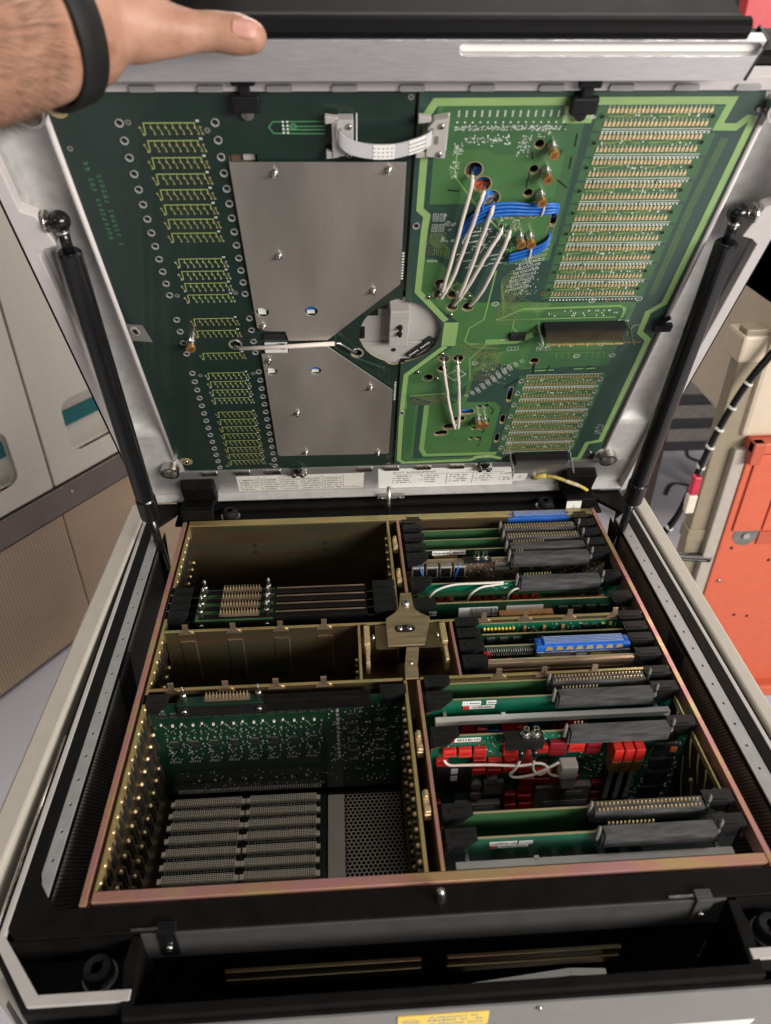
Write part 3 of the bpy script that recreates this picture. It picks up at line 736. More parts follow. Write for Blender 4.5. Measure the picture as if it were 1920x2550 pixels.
for x in (168, 177.5, 187):
    m = MB(); m.box(x, x+8.2, -17, -1.2, -31, -16); k = obj('tall_relay', m, 'relay_red', c14, bevel=.8)
    m = MB(); m.hull8([(x, -16, -47), (x+8.2, -16, -47), (x+8.2, -1.2, -47), (x, -1.2, -47), (x, -17, -31.2), (x+8.2, -17, -31.2), (x+8.2, -1.2, -31.2), (x, -1.2, -31.2)]); obj('relay_base', m, 'copper', k, bevel=.4)
    m = MB(); m.box(x+1, x+7.4, -12, -1.2, -95, -48); kk = obj('reed_relay', m, 'chip', c14, bevel=.5)
    m = MB(); m.box(x+2, x+6.4, -12.3, -12.05, -90, -52); obj('reed_label', m, 'strip_grey', kk)
m = MB(); m.box(73, 106, -13, -1.2, -4, -2); obj('stud_plate', m, 'black_plastic', c14, bevel=.3)
m = MB(); m.box(73, 106, -13, -12, -14, -4); obj('stud_apron', m, 'black_plastic', c14, bevel=.3)
sma(c14, 91, -7, -2); sma(c14, 99.5, -7, -2)
for x in (87, 99):
    m = MB(); m.tube([(x, -13.5, -14), (x+.5, -13.5, -25)], 2.2, 10); obj('cable_boot', m, 'black_gloss', c14, smooth=True)
m = MB(); m.tube(smooth_path([(22, -9, -27), (27, -11, -31.5), (40, -11.5, -31.8), (62, -12, -32.5), (88, -14, -33), (104, -14, -31), (112, -15, -36), (106, -15, -44)]), 1.25, 8); obj('white_cable', m, 'wire_white', c14, smooth=True)
m = MB(); m.tube(smooth_path([(87.5, -13.5, -26), (84, -15, -36), (80, -15, -44), (86, -15, -48), (100, -16, -44), (112, -16, -36), (122, -14, -31)]), 1.25, 8); obj('white_cable', m, 'wire_white', c14, smooth=True)
m = MB(); m.tube(smooth_path([(99.5, -13.5, -26), (100, -15, -38), (106, -16, -44), (112, -16, -38), (110, -15, -33), (116, -15, -46), (126, -15, -50)]), 1.25, 8); obj('white_cable', m, 'wire_white', c14, smooth=True)
m = MB(); m.box(123, 138, -20, -9, -48, -31); m.box(127, 138.5, -19, -10, -63, -48); obj('white_plug', m, 'grey_plastic', c14, bevel=1.2)
card_label(c14, 26, 54, -13.5, -8.5, red=True); card_label(c14, 158, 167, -18.5, -13, bars=False)
chips(c14, [(196, 209, -21, -14), (212, 229, -26, -12), (211, 231, -46, -30), (211, 231, -64, -50), (211, 231, -86, -68), (208, 230, -112, -90), (196, 208, -36, -26)])
m = MB(); m.box(17, 50, -5, -1.2, -80, -42); sh = obj('clear_cover', m, 'chip', c14, bevel=1)
for z in (-52, -62): obj('cover_label', MB().box(30, 36, -5.3, -5.05, z, z+7), 'paper', sh)
m = MB(); m.box(61, 79, -6, -1.2, -84, -66); sh = obj('metal_module', m, 'mid_gear', c14, bevel=1)
m = MB(); m.box(108, 160, -8, -1.2, -106, -75); sh = obj('metal_module', m, 'mid_gear', c14, bevel=1.2)
for a in ((122, 132, -79, -75), (136, 152, -88, -82), (118, 158, -102, -96)): obj('module_label', MB().box(a[0], a[1], -8.4, -8.05, a[2], a[3]), 'strip_grey', sh)
m = MB(); m.box(36, 78, -8, -1.2, -114, -96); sh = obj('metal_module', m, 'mid_gear', c14, bevel=1.2)
m = MB(); m.box(54, 72, -8.4, -8.05, -104, -99); obj('module_label', m, 'strip_grey', sh)
for x, z in ((54, -70), (68, -64), (54, -84)):
    m = MB(); m.tube([(x, -1.2, z), (x, -7, z)], 5, 16); m.tube([(x, -7, z), (x, -7.3, z)], 4, 16); obj('round_can', m, 'shield', c14)
m = MB(); m.box(225, 231, -5, -1.2, -38, -32); obj('orange_trimmer', m, 'orange', c14, bevel=.6)
smd_field(c14, 420, 140, 236, -110, -8, 14, size=2.2); smd_field(c14, 120, 20, 140, -34, -8, 15, size=1.2)
c15 = card(57, 'green card with two open pin rows, second from the front of the right bay', 'pcb_green', 'A')
c16 = card(36, 'teal card with barcode labels and grey bar at the front of the right bay', 'pcb_teal', 'B', pins_n=12)
card_label(c16, 45, 66, -15, -10.5, bars=False); card_label(c16, 67.5, 78, -15, -11, bars=False); card_label(c16, 46, 75, -18.5, -15.6, red=True)
white_bar(c16, -25)
for i in range(7): relay(c16, 50+18*i, 61+18*i, -48, -36, True, 8)

# rear-left group: four narrow black-framed cards with gold pins
def left_card(y, label, group='black framed cards at the rear of the left bay', front=False):
    t = thing('interface_card', label, 'circuit card', (-122, y, -1), group)
    lv = bpy.data.meshes.new
    m = MB(); m.box(-116, 114, -1, 1, -139, -10 if not front else -7); obj('board', m, 'pcb_black' if not front else 'pcb_deep', t)
    m = MB(); m.box(-84 if not front else -14, 86, -5, 2, -16, -2.6) if not front else m.box(-12, 84, -6, 2, -16, -1.5); obj('frame_bar', m, 'black_paint', t, bevel=.6)
    if not front: obj('bar_highlight', MB().box(-8, 84, 2.1, 2.9, -8, -2.0), 'bracket_steel', t)  # thin gold line, added as the highlight on the bar's top edge
    put('ejector_lever', LEV, t, (-118, 4.5, 1)); put('ejector_lever', LEVR, t, (116, 4.5, 1))
    m = MB(); m.box(-88, -10, -6, 4, -14, -3.4); pl = obj('connector_board', m, 'pcb_deep' if front else 'pcb_green', t, bevel=.3)
    m = MB(); m.box(-88, -10, -6.4, -5.9, -18, -5); obj('connector_flange', m, 'black_plastic', pl)
    m = MB(); m.box(-64, -24, -2.6, 2.6, -3.4, .3); cc = obj('pin_header', m, 'tan_dark', pl, bevel=.3)
    mm = MB()
    for j in range(2):
        for i in range(13): mm.tube([(-62+3.0*i, -1.4+2.8*j, 0), (-62+3.0*i, -1.4+2.8*j, 4.4)], [.45, .32], 6)
    obj('contact_pins', mm, 'pin_gold', cc, kind='stuff')
    for x in (-82, -16):
        m = MB(); m.tube([(x, 0, -3.4), (x, 0, 4), (x, 0, 5), (x, 0, 11), (x, 0, 14)], [2.6, 2.6, 1.9, 1.9, .4], 10); obj('guide_pin', m, 'steel', pl, smooth=False)
        put('screw', SCREW, pl, (x, -6.4, -11), (math.pi/2, 0, 0))
    return t
for i, y in enumerate((327, 314.5, 302.5, 290.5)):
    left_card(y, ('rearmost', 'second from the rear', 'third from the rear', 'frontmost')[i]+' of the four black framed cards with gold pins')
FC = left_card(181, 'large green card facing front, dense tiny parts, in the front left bay', None, True)
chips(FC, [(-107+9.6*i, -100.5+9.6*i, -23, -19) for i in range(16)], y=-1, d=1.4)
chips(FC, [(-103+18.4*i, -95+18.4*i, -64, -58) for i in range(8)], y=-1, d=1.4)
chips(FC, [(62, 71, -34-13*i, -30-13*i) for i in range(6)], y=-1, d=1.4)
chips(FC, [(88, 97, -30-14*i, -26-14*i) for i in range(6)], y=-1, d=1.4)
m = MB(); rg = random.Random(11)
cell = [(rg.uniform(0, 16), rg.uniform(-86, -36)) for i in range(60)]
for c in range(8):
    for (dx, z) in cell:
        if -68 < z < -55 and 4 < dx < 14: continue
        x = -107+18.4*c+dx; m.box(x, x+rg.choice((.8, 1.1, 1.5)), -1.7, -1, z, z+rg.choice((.7, 1, 1.4)), rg.choice((0, 0, 0, 0, 0, 0, 2)))
    for i in range(5): x = -107+18.4*c+2.2*i; m.box(x, x+1.0, -1.8, -1, -88, -86.2)
    x = -104+18.4*c
    m.box(x+6, x+8, -2.2, -1, -36, -33.4, 1); m.box(x-4, x-2.3, -2.2, -1, -34, -32, 1)
    for i in range(4): m.box(x+i*1.4-3, x+i*1.4-2.3, -1.5, -1, -16, -13.5)
    m.box(-85+15*c, -83.2+15*c, -2, -1, -118, -116.4)
for i in range(220):
    x = rg.uniform(44, 110); z = rg.uniform(-100, -14); m.box(x, x+rg.uniform(.5, 1.3), -1.6, -1, z, z+rg.uniform(.5, 1.2), 0 if rg.random() < .8 else 1)
for i in range(14): m.box(52, 54.5, -1.8, -1, -14-6*i, -11-6*i)
for i in range(90):
    x = rg.uniform(-100, 100); z = rg.uniform(-132, -104); m.box(x, x+.9, -1.6, -1, z, z+.8)
obj('small_components', m, ['solder', 'tan_plastic', 'chip'], FC, kind='stuff')
m = MB()
for i in range(64): m.box(-106+2.2*i, -105+2.2*i, -2.5, -1, -136, -131)
obj('connector_pins', m, 'solder', FC, kind='stuff')

# ================================================================== LID
LD = Vector((0, -0.41562866, 0.9095344)); LN = Vector((0, -0.9095344, -0.41562866)); LO = Vector((1.3, 476.0, 55.5))
MW = Matrix(((1, 0, 0, LO.x*S), (0, LD.y, LN.y, LO.y*S), (0, LD.z, LN.z, LO.z*S), (0, 0, 0, 1)))
LID = thing('hinged_lid', 'raised cast aluminium lid with brushed handle bar and black outer shell', 'lid', mw=MW)
def lo(name, mb, mats, parent=None, **k): return obj(name, mb, mats, parent or LID, **k)
# casting: side channels are a height field with a scooped trough for the strut
def trough(u, v):
    a = abs(u); d = 0
    c = 268.5; r = 17.5
    t = (a-c)/r
    if abs(t) < 1: d = -15*math.sqrt(1-t*t)
    e = 1
    if v < 92: e = max(0, 1-((92-v)/20)**2)**.5 if v > 72 else 0
    if v > 415: e = max(0, 1-((v-415)/16)**2)**.5 if v < 431 else 0
    return d*e
for sgn in (-1, 1):
    m = MB(); us = [242+48*i/40 for i in range(41)]; vs = [-51+4*i for i in range(0, 126)]
    for v in vs:
        for u in us: m.v.append((sgn*u, v, trough(u, v)-.4))
    nu = len(us)
    for j in range(len(vs)-1):
        for i in range(nu-1):
            q = (j*nu+i, j*nu+i+1, (j+1)*nu+i+1, (j+1)*nu+i)
            m.f.append(q if sgn > 0 else tuple(reversed(q))); m.m.append(0)
    lo('side_casting', m, 'casting', smooth=True)
    # ridge beside the board
    m = MB(); m.tube([(sgn*249.5, 22, .4), (sgn*249.5, 430, .4)], 2.3, 10); lo('edge_ridge', m, 'rim_paint', smooth=True)
    # raised rim with a tab that carries the ball stud
    prof = [(290, -61), (300, -52), (300, 448), (290, 456), (290, 362), (280, 357), (274, 330), (284, 327), (290, 322)]
    m = MB(); m.slab([(sgn*p[0], p[1]) for p in prof], [], -1, 10); lo('side_rim', m, 'rim_paint', bevel=1)
    m = MB(); m.slab([(sgn*300.2, -58), (sgn*303, -58), (sgn*303, 452), (sgn*300.2, 452)], [], -40, 7.5); lo('edge_gasket', m, 'black_soft')
    # ball stud
    m = MB(); m.tube([(sgn*277.5, 349, 5), (sgn*275, 349, 5)], 8.5, 20); bs = lo('ball_stud', m, 'steel', bevel=.6)
    m = MB(); m.tube([(sgn*275, 349, 5), (sgn*268, 349, 5)], 3.0, 12); obj('stud_shank', m, 'steel', bs, smooth=True)
    # steel bushings in the corners
    for v in (9, 436):
        m = MB(); c_ = [(sgn*256+10.5*math.cos(2*math.pi*i/24), v+10.5*math.sin(2*math.pi*i/24)) for i in range(24)]; i_ = [(sgn*256+8.3*math.cos(2*math.pi*i/24), v+8.3*math.sin(2*math.pi*i/24)) for i in range(24)]
        m.slab(c_, [i_], -12, 10); bu = lo('corner_bushing', m, 'steel')
        m = MB(); m.tube([(sgn*256, v, -11.9), (sgn*256, v, -10)], 8.2, 20); obj('bushing_floor', m, 'mid_gear', bu)
# floor behind the boards and black shell behind everything
m = MB(); m.box(-242, 242, -51, 452, -14, -10); lo('lid_pan', m, 'mid_gear')
m = MB(); m.box(-300, 300, -61, 458, -60, -20); lo('outer_shell', m, 'black_paint', bevel=6)
m = MB(); m.box(-289.8, 289.8, -51, -2.6, -10, -.2); bm_ = lo('lower_ledge', m, 'brushed', bevel=.4)
m = MB(); m.box(-289.8, 289.8, -54, -51.2, -10, 10); lo('lower_wall', m, 'casting', bevel=.6)
m = MB(); m.box(-289.8, 289.8, 446.4, 456, -10, 3); lo('upper_ledge', m, 'rim_paint', bevel=.6)
# handle bar: brushed plate with a long routed slot, black shell round it
sl_ = stadium(117, 485.5, 190, 3.9, 0, 8)
plate = [(-206, 466), (208.5, 466), (212.8, 491), (-209, 491)]
m = MB(); m.slab(plate, [sl_], 17, 26); hb = lo('handle_plate', m, 'brushed', bevel=.5)
m = MB(); m.slab(stadium(117, 485.5, 189, 3.6, 0, 8), [], 17.2, 21.5); obj('finger_slot', m, 'paper', hb)
m = MB(); m.slab([(-210, 468), (205, 468), (206, 489), (-213, 489)], [], -20, 16.8); lo('handle_core', m, 'black_paint')
prof = [(491.3, 25), (495, 25.5), (498.4, 24), (500.3, 21), (500.6, 17), (498.6, 13), (496.4, 10.5), (496, 4), (496.5, -30), (494, -58), (462, -60), (462, -24), (488, -22), (489.5, 16)]
m = MB(); u0, u1 = -212, 201
b = len(m.v); n = len(prof)
for u in (u0, u1): m.v += [(u-(0 if u < 0 else (496-p[0])*.12), p[0], p[1]) for p in prof]
m.f.append(tuple(b+i for i in range(n))); m.m.append(0); m.f.append(tuple(b+n+i for i in reversed(range(n)))); m.m.append(0)
for i in range(n): m.f.append((b+i, b+n+i, b+n+(i+1) % n, b+(i+1) % n)); m.m.append(0)
hs = lo('handle_shell', m, 'shell_black', bevel=.5)
m = MB(); m.slab([(209.2, 466), (210.8, 466), (214.8, 491), (213.3, 491)], [], 8, 26); lo('handle_end', m, 'black_gloss')
# finger tabs along the top and bottom of the boards
for u in (-227, -180, -136, -91, -48, -3, 44, 91, 139, 184, 227):
    m = MB(); m.slab(rrect(u-8.5, u+8.5, 447.4, 451.4, 1.4), [], 3.1, 5); lo('spring_tab', m, 'strip_grey', bevel=.4)
for u in (-214, -176, -32, 0, 38, 78, -140, 165):
    m = MB(); m.slab(rrect(u-9, u+9, -8.6, -4.2, 1.2), [], -.1, 3.0); lo('spring_tab', m, 'steel', bevel=.5)
# black turn clips that hold the boards
for u, v in ((-114, 441), (115.7, 439)):
    m = MB(); m.box(-9.5, 9.5, -7, 5, 1.8, 7); m.box(-4, 4, 4, 13, 2.5, 6); m.box(-8, 8, 12, 17, 3.4, 8); tc_ = lo('turn_clip', m, 'black_plastic', loc=(u, v, 1), bevel=1.4)
    m = MB(); m.tube([(0, -9.5, 1), (0, -9.5, 3)], 4.4, 16); obj('clip_screw', m, 'steel' if u < 0 else 'black_gloss', tc_)
m = MB(); m.box(-9, 9, -4, 4, 1.8, 7.5); m.tube([(-4, 3, 2), (4, 12, 4)], 2.4, 8); lo('turn_clip', m, 'black_plastic', loc=(246, 224, 1), bevel=1.2)
for u in (-111, 110.7):
    m = MB(); m.box(-10, 10, -9, -5, 0, 5); m.tube([(-5, -7, 5), (-5, -7, 7)], 3, 12); m.tube([(5, -7, 5), (5, -7, 7)], 3, 12); m.box(-6, 6, -5, 5, 1.8, 4); tc_ = lo('lower_clip', m, 'steel', loc=(u, -2.5, 0), bevel=.6)
    m = MB(); m.tube([(0, 2, 3.9), (0, 2, 7)], 4, 12); obj('clip_knob', m, 'black_gloss', tc_, bevel=.6)
# hinge brackets
for sgn in (-1, 1):
    m = MB(); u0, u1 = (-250, -211) if sgn < 0 else (211, 250); hb2 = lo('hinge_bracket', MB().box(u0, u1, -66, -17, -.1, 14), 'black_paint', bevel=2.2)
    m = MB(); m.box(u0+1, u1-1, -92, -66, 6, 13); obj('hinge_leaf', m, 'black_paint', hb2, bevel=1)
# paper labels on the lower ledge
lb = lo('slot_table_label', MB().box(-185, -32.5, -47.5, -16, -.15, .1), 'paper_cream')
m = MB(); rg = random.Random(21)
for i in range(6):
    x = -183+25.2*i
    for j in range(6):
        y = -46.2+5.0*j
        if i == 5 and 0 < j < 5: continue
        if j < 6 and i < 5: m.quadface([(x, y, .2), (x+24, y, .2), (x+24, y+.3, .2), (x, y+.3, .2)])
        if j < 5:
            word_row(m, x+4.5, y+1.5, rg.uniform(13, 18.5), 1.7, .2, rg); word_row(m, x+.8, y+1.5, 2.2, 1.8, .2, rg)
    m.quadface([(x+24.2, -46.5, .2), (x+24.5, -46.5, .2), (x+24.5, -17, .2), (x+24.2, -17, .2)])
obj('print', m, 'ink', lb, kind='stuff')
lb = lo('slot_assignment_label', MB().slab([(-16, -9), (145, -12.5), (153, -50.5), (-14.6, -50.5)], [], -.15, .1), 'paper')
tm = text_mesh('SLOT ASSIGNMENT', 6.0); tm.materials.append(MATS['ink']); put('lettering', tm, lb, (2, -19.2, .2))
m = MB()
for x0_, wd in ((2, 24), (36, 24), (72, 24), (104, 24), (134, 14)):
    for j in range(4):
        if x0_ == 134 and j in (1,): continue
        y = -26-4.6*j; word_row(m, x0_, y, 1.6, 2.0, .2, rg); word_row(m, x0_+4.5, y, rg.uniform(.65, 1)*wd*.78, 2.0, .2, rg)
for x in (68, 100): m.quadface([(x, -44, .2), (x+.6, -44, .2), (x+.6, -22, .2), (x, -22, .2)])
m.quadface([(2, -21.6, .2), (138, -21.6, .2), (138, -21.1, .2), (2, -21.1, .2)])
obj('print', m, 'ink', lb, kind='stuff')
def earth_mark(mb, x, y, w, k=1.0):
    mb.quadface([(x-.35*k, y, w), (x+.35*k, y, w), (x+.35*k, y+5*k, w), (x-.35*k, y+5*k, w)])
    for i, l in enumerate((3.6, 2.3, 1.1)):
        mb.quadface([(x-l*k, y-1.5*i*k, w), (x+l*k, y-1.5*i*k, w), (x+l*k, y-1.5*i*k+.7*k, w), (x-l*k, y-1.5*i*k+.7*k, w)])
lb = lo('earth_label', MB().box(151, 168, -43, -28, -.15, .1), 'paper'); m = MB(); earth_mark(m, 159.5, -35, .2, .9); obj('earth_symbol', m, 'ink_grey', lb)
put('screw', SCREW_L, LID, (176, -34, 0))
# centre bracket and post at the lid's lower edge
m = MB(); m.box(-17, 17, -60, -48, 9.9, 12.5); cp = lo('lower_bracket', m, 'mid_gear', bevel=.8)
for u in (-11, 11): put('screw', SCREW_S, cp, (u, -54, 12.5))
m = MB(); m.tube([(0, 0, -10), (0, 0, 33)], 2.6, 12); ch('lid_post', m, 'steel', loc=(-3, 462, 600), smooth=True)
# chassis side of the hinges
for x0_, x1_ in ((-250, -211), (212, 250)):
    m = MB(); m.box(x0_, x1_, 456, 461, -7, 12); m.box(x0_, x1_, 461, 482, 7, 12); hg = ch('hinge_base', m, 'black_paint', bevel=2)
    if x0_ > 0:
        m = MB(); m.box(213, 231, 455.4, 455.9, -6, 9); e = obj('earth_label', m, 'paper', hg)
        m = MB(); earth_mark(m, 222, 0, 0, .8); m.v = [(a, 455.2, b) for a, b, c in m.v]; obj('earth_symbol', m, 'ink_grey', e)

# ---------------------------------------------------------------- left lid board
def LT(name, label, cat, group=None, off=(0, 0, 0)):
    return thing(name, label, cat, mw=MW @ Matrix.Translation(Vector(off)*S), group=group)
BL = LT('lid_circuit_board', 'dark green board on the lid, left half, with two grey cover plates', 'circuit board')
arcL = []
for i in range(25):
    a = math.radians(90+180*i/24); arcL.append((2+40*math.cos(a), 217+40*math.sin(a)))
cut = [(0, 257.5), (-4, 260), (-10, 258)]+arcL[3:11]+[(-38, 222), (-38, 210)]+arcL[14:22]+[(-10, 176), (-5, 174), (0, 175)]
outl = [(0, 445), (-238, 445), (-247, 430), (-247, 26), (-243, 22), (-238, 8), (-236, 0), (0, 0)]
bd = outl[:-1]+[(0, 0)]+list(reversed(cut))
m = MB(); m.slab(bd, [rrect(-131.5, -111.5, 392, 400, 1.5), circle(-154, 207, 5.2, n=16), circle(-40.5, 192, 5.2, n=16)], -1.8, 0)
b_ = obj('board', m, ['pcb_dark', 'pcb_edge'], BL)
for p in b_.data.polygons:
    if abs(p.normal.z) < .5: p.material_index = 1
m = MB(); m.box(-131, -112, 388, 402, -8, -5); m.box(-122, -113, 393, 400, -5, -3.4, 1); obj('connector_below', m, ['tan_dark', 'grey_plastic'], BL)
# comb-shaped trace rows
def comb(seed=0, silver=False):
    m = MB(); w = .15
    strip(m, [(-17.5, -4.5), (-17.5, 4), (17, 4), (17, 2)], .85, w, 0)
    for i in range(7):
        x = -13+5.0*i; strip(m, [(x, 4), (x, .2), (x+1.6, -1.6), (x+1.6, -4)], .55, w+.01, 0)
        m.slab(circle(x, .6, 1.0, n=6), [], w+.02, w+.02, 1 if not silver else 0)
        m.slab(circle(x+1.8, -4, .9, n=6), [], w+.02, w+.5 if silver else w+.02, 2 if silver else 1)
    for x, y in ((-20.5, .8), (-18.8, -4.4), (20.5, .8), (21.6, -4)):
        m.slab(circle(x, y, 1.0, n=6), [], w+.02, w+.5 if silver else w+.02, 2 if silver else 1)
    strip(m, [(-20.5, .8), (-18.8, -4.4)], .5, w, 0); strip(m, [(20, .8), (21.6, -4)], .5, w, 0)
    for k in range(2): m.quadface([(18.4+1.2*k, 4.5, w), (19.2+1.2*k, 4.5, w), (19.2+1.2*k, 6.3, w), (18.4+1.2*k, 6.3, w)], 3)
    me = m.mesh('trace_row'); me.polygons.foreach_set('material_index', m.m)
    for k in ('trace_yellow', 'pad_dull', 'solder', 'silk'): me.materials.append(MATS[k])
    return me
CO, COS = comb(), comb(silver=True)
rows = [(419.5-13.0*i, 0) for i in range(8)]+[(303.2-12.9*i, 1) for i in range(4)]+[(236.5, 0), (221.5, 0), (192, 0)]+[(164-12.75*i, 1) for i in range(4)]+[(103-12.7*i, 0) for i in range(8)]
for v, k in rows: put('trace_row', COS if k else CO, BL, (-168.6, v, 0))
# eyelets down both sides of the trace rows
m = MB(); m.slab(circle(0, 0, 3.0, n=14), [circle(0, .35, 2.1, n=14)], 0, .9); m.slab(circle(0, .3, 2.3, n=14), [], .05, .05, 1)
EY = m.mesh('eyelet'); EY.polygons.foreach_set('material_index', m.m); EY.materials.append(MATS['strip_grey']); EY.materials.append(MATS['hole'])
vs = [423.7-12.9*i for i in range(13)]+[240, 225.3, 210.7, 196]+[168.7-12.55*i for i in range(14)]
for v in vs:
    for u in (-202, -137.3): put('eyelet', EY, BL, (u+(1.5*(1-v/424) if u < -150 else .8*(1-v/424)), v, 0))
m = MB(); m.slab(circle(0, 0, 2.2, n=10), [circle(0, 0, .9, n=10)], .1, .1); EYS = m.mesh('test_pad'); EYS.materials.append(MATS['mid_gear'])
for u, v in ((-196, 424), (-143.5, 418), (-241, 405), (-195, 268), (-145, 270), (-194, 165), (-142.5, 166), (-191, 8), (-141, 9), (-3, 441), (-4, 3), (-240, 24)): put('test_pad', EYS, BL, (u, v, 0))
# grey cover plates
p1 = [(-132, 395.5), (-4, 394.5), (-3.2, 279.5), (-68, 213.5), (-104, 213.5), (-106, 225.5), (-126, 227), (-131, 231)]
m = MB(); m.slab(p1, [circle(-124, 250, 5.6, n=20), circle(-81, 250, 5.6, n=20)], 2.2, 3.4); pa = obj('cover_plate', m, 'shield', BL, bevel=.3)
p2 = [(-131, 196.2), (-105.6, 197), (-103.8, 208.5), (-71.4, 208.2), (-4.3, 139), (-4.8, 29), (-7, 27.5), (-128.5, 29), (-131, 31.5)]
m = MB(); m.slab(p2, [circle(-123.6, 172, 5.2, n=20), circle(-81, 171.8, 5.2, n=20)], 2.2, 3.4); pb = obj('cover_plate', m, 'shield', BL, bevel=.3)
for P, pts in ((pa, [(-100, 387), (-16.6, 389), (-103.7, 312), (-26.4, 273), (-125, 233)]), (pb, [(-124.5, 188.5), (-27, 144.5), (-103.2, 107), (-98.7, 35.4), (-17, 30.6)])):
    for u, v in pts:
        put('screw', SCREW, P, (u, v, 3.4))
        m = MB(); m.tube([(u, v, 5.5), (u, v+.6, 9)], [1.3, 1.2], 8); obj('stud_end', m, 'steel', P)
        m = MB(); m.tube([(u, v, .1), (u, v, 2.1)], 2.4, 8); obj('standoff', m, 'solder', P)
for u, v in ((-124, 250), (-81, 250), (-123.6, 172), (-81, 171.8)):
    m = MB(); m.box(u-4, u+3, v-4, v-.5, .2, 1.6); m.box(u-4, u+4, v, v+2.5, .2, 1.2, 1 if u > -100 else 0); obj('part_under_plate', m, ['silk', 'wire_blue'], BL)
m = MB(); m.box(-127, -106, 199, 209, .1, 4.5); m.box(-112, -108, 205, 212, 4.5, 6, 1); obj('white_header', m, ['silk', 'chip'], BL, bevel=.4)
m = MB(); m.box(-126, -108, 216, 222, .1, 4); obj('black_header', m, 'chip', BL, bevel=.4)
# small traces by the ribbon connector
m = MB()
for k, (a, b2) in enumerate((((-98, 424), (-62, 424)), ((-92, 418), (-62, 418)), ((-92, 420.5), (-62, 420.5)))): strip(m, [a, b2], 1.0, .15)
strip(m, [(-98, 424), (-101, 420), (-98, 415.5), (-62, 415)], 1.0, .15)
for i in range(4):
    for j in range(2): m.slab(circle(-91+3*j, 424-2.6*i, .8, n=6), [], .2, .6, 1)
m.slab(circle(-84, 420.5, 2.6, n=10), [circle(-84, 420.5, 1.4, n=8)], .17, .17)
obj('signal_traces', m, ['silk_green', 'silk'], BL, kind='stuff')
m = MB(); strip(m, [(-60.5, 218), (-60.5, 196), (-61, 184)], 1.1, .15); strip(m, [(-43, 186), (-14, 170)], 3.4, .12); obj('signal_traces', m, 'pcb_dark2', BL, kind='stuff')
m = MB(); rg = random.Random(4)
for r_ in range(2):
    for i in range(16):
        y = 392-4.3*i-(10 if r_ else 0)
        if rg.random() < .8: [m.box(-234+6.5*r_-1.5+k*.9, -234+6.5*r_-1.1+k*.9, y+rg.uniform(0, 1), y+rg.uniform(1.6, 3.2), .05, .12) for k in range(4)]
obj('board_marking', m, 'silk_green', BL, kind='stuff')
m = MB()
for v in (282, 120):
    for i in range(10): m.quadface([(-2.6, v+3*i, .15), (-.8, v+3*i, .15), (-.8, v+3*i+1.8, .15), (-2.6, v+3*i+1.8, .15)])
obj('edge_print', m, 'silk', BL, kind='stuff')
for u, v in ((-239.8, 434), (-236, 19)):
    m = MB(); m.slab(circle(u, v, 7, n=20), [], .1, .14); z_ = obj('screw_pad', m, 'pad_dull', BL); put('screw', SCREW, z_, (u, v, .15))
m = MB(); m.slab([(-250, 216), (-229, 213), (-233, 234), (-250, 236)], [], .1, .9); k = obj('side_plate', m, 'mid_gear', BL)
m = MB(); m.slab(stadium(-241, 228, 11, 3.4, 110), [], .95, 1.6); obj('side_slot', m, 'solder', k)
m = MB(); m.slab(stadium(-240.6, 227.4, 7, 2.0, 110), [], 1.62, 1.66); obj('side_slot_hole', m, 'hole', k)
# gold coax socket
def coax_pair(parent, u, v, big=1.0):
    m = MB(); a = Vector((u, v, 0)); d = Vector((.03, -.06, 1)).normalized()
    m.tube([a, a+d*3, a+d*3.1, a+d*8], [4.0*big, 4.0*big, 3.5*big, 3.5*big], 14); o_ = obj('coax_socket', m, 'steel', parent, smooth=False)
    m = MB(); m.tube([a+d*8, a+d*11.5, a+d*11.5, a+d*9], [3.8*big, 3.8*big, 2.1*big, 1.8*big], 16); g = obj('gold_collar', m, 'copper', o_)
    m = MB(); m.tube([a+d*8.9, a+d*11], .8*big, 8); obj('centre_contact', m, 'gold', g)
    m = MB(); m.tube([(u, v+4, 0), (u, v+4.5, 3), (u+.2, v+2, 5)], .9, 8); obj('solder_lug', m, 'solder', o_)
coax_pair(BL, -193.5, 214, 1.15)
# grey block seen through the round opening between the boards
m = MB(); m.slab(circle(0, 217, 43, n=40), [], -9.8, -9.4); md = LT('lid_mechanism', 'grey machined block seen through the round opening between lid boards', 'block'); obj('back_plate', m, 'black_soft', md)
def lm(name, mb, mats, **k): return obj(name, mb, mats, md, **k)
m = MB(); m.slab([(-38, 201), (42, 201), (42, 230), (34, 244), (20, 254), (2, 256), (-14, 254), (-20, 243), (-38, 236)], [], -9.3, -6.5); lm('flange', m, 'grey_plastic', bevel=.6)
m = MB(); m.slab([(-39, 200), (42, 200), (34, 184), (18, 172), (-8, 170), (-28, 178)], [], -9.2, -5); lm('lower_step', m, 'grey_plastic', bevel=.6)
m = MB(); m.box(-11, 7, 207, 251, -7, 7); b_ = lm('upright_block', m, 'grey_plastic', bevel=.8)
for v in (233, 225):
    m = MB(); m.tube([(-1.5, v, 7), (-1.5, v, 9.4), (-1.5, v, 9.5), (-1.5, v, 11.5)], [2.4, 2.4, 1.6, 1.6], 12); obj('black_button', m, 'rubber', b_)
m = MB(); m.tube([(-5, 190, -5), (-5, 190, -4.6)], 2.4, 14); lm('drilled_hole', m, 'hole')
m = MB(); m.box(9, 13.5, 231, 233.5, -7, -6.6); lm('drilled_hole', m, 'hole')
m = MB(); m.slab([(7, 185), (29, 207), (34, 202), (13, 181)], [], -8, -1.5); k = lm('black_strip', m, 'chip', bevel=.4)
m = MB(); dirv = Vector((22, 22)).normalized(); nn = Vector((-dirv.y, dirv.x))
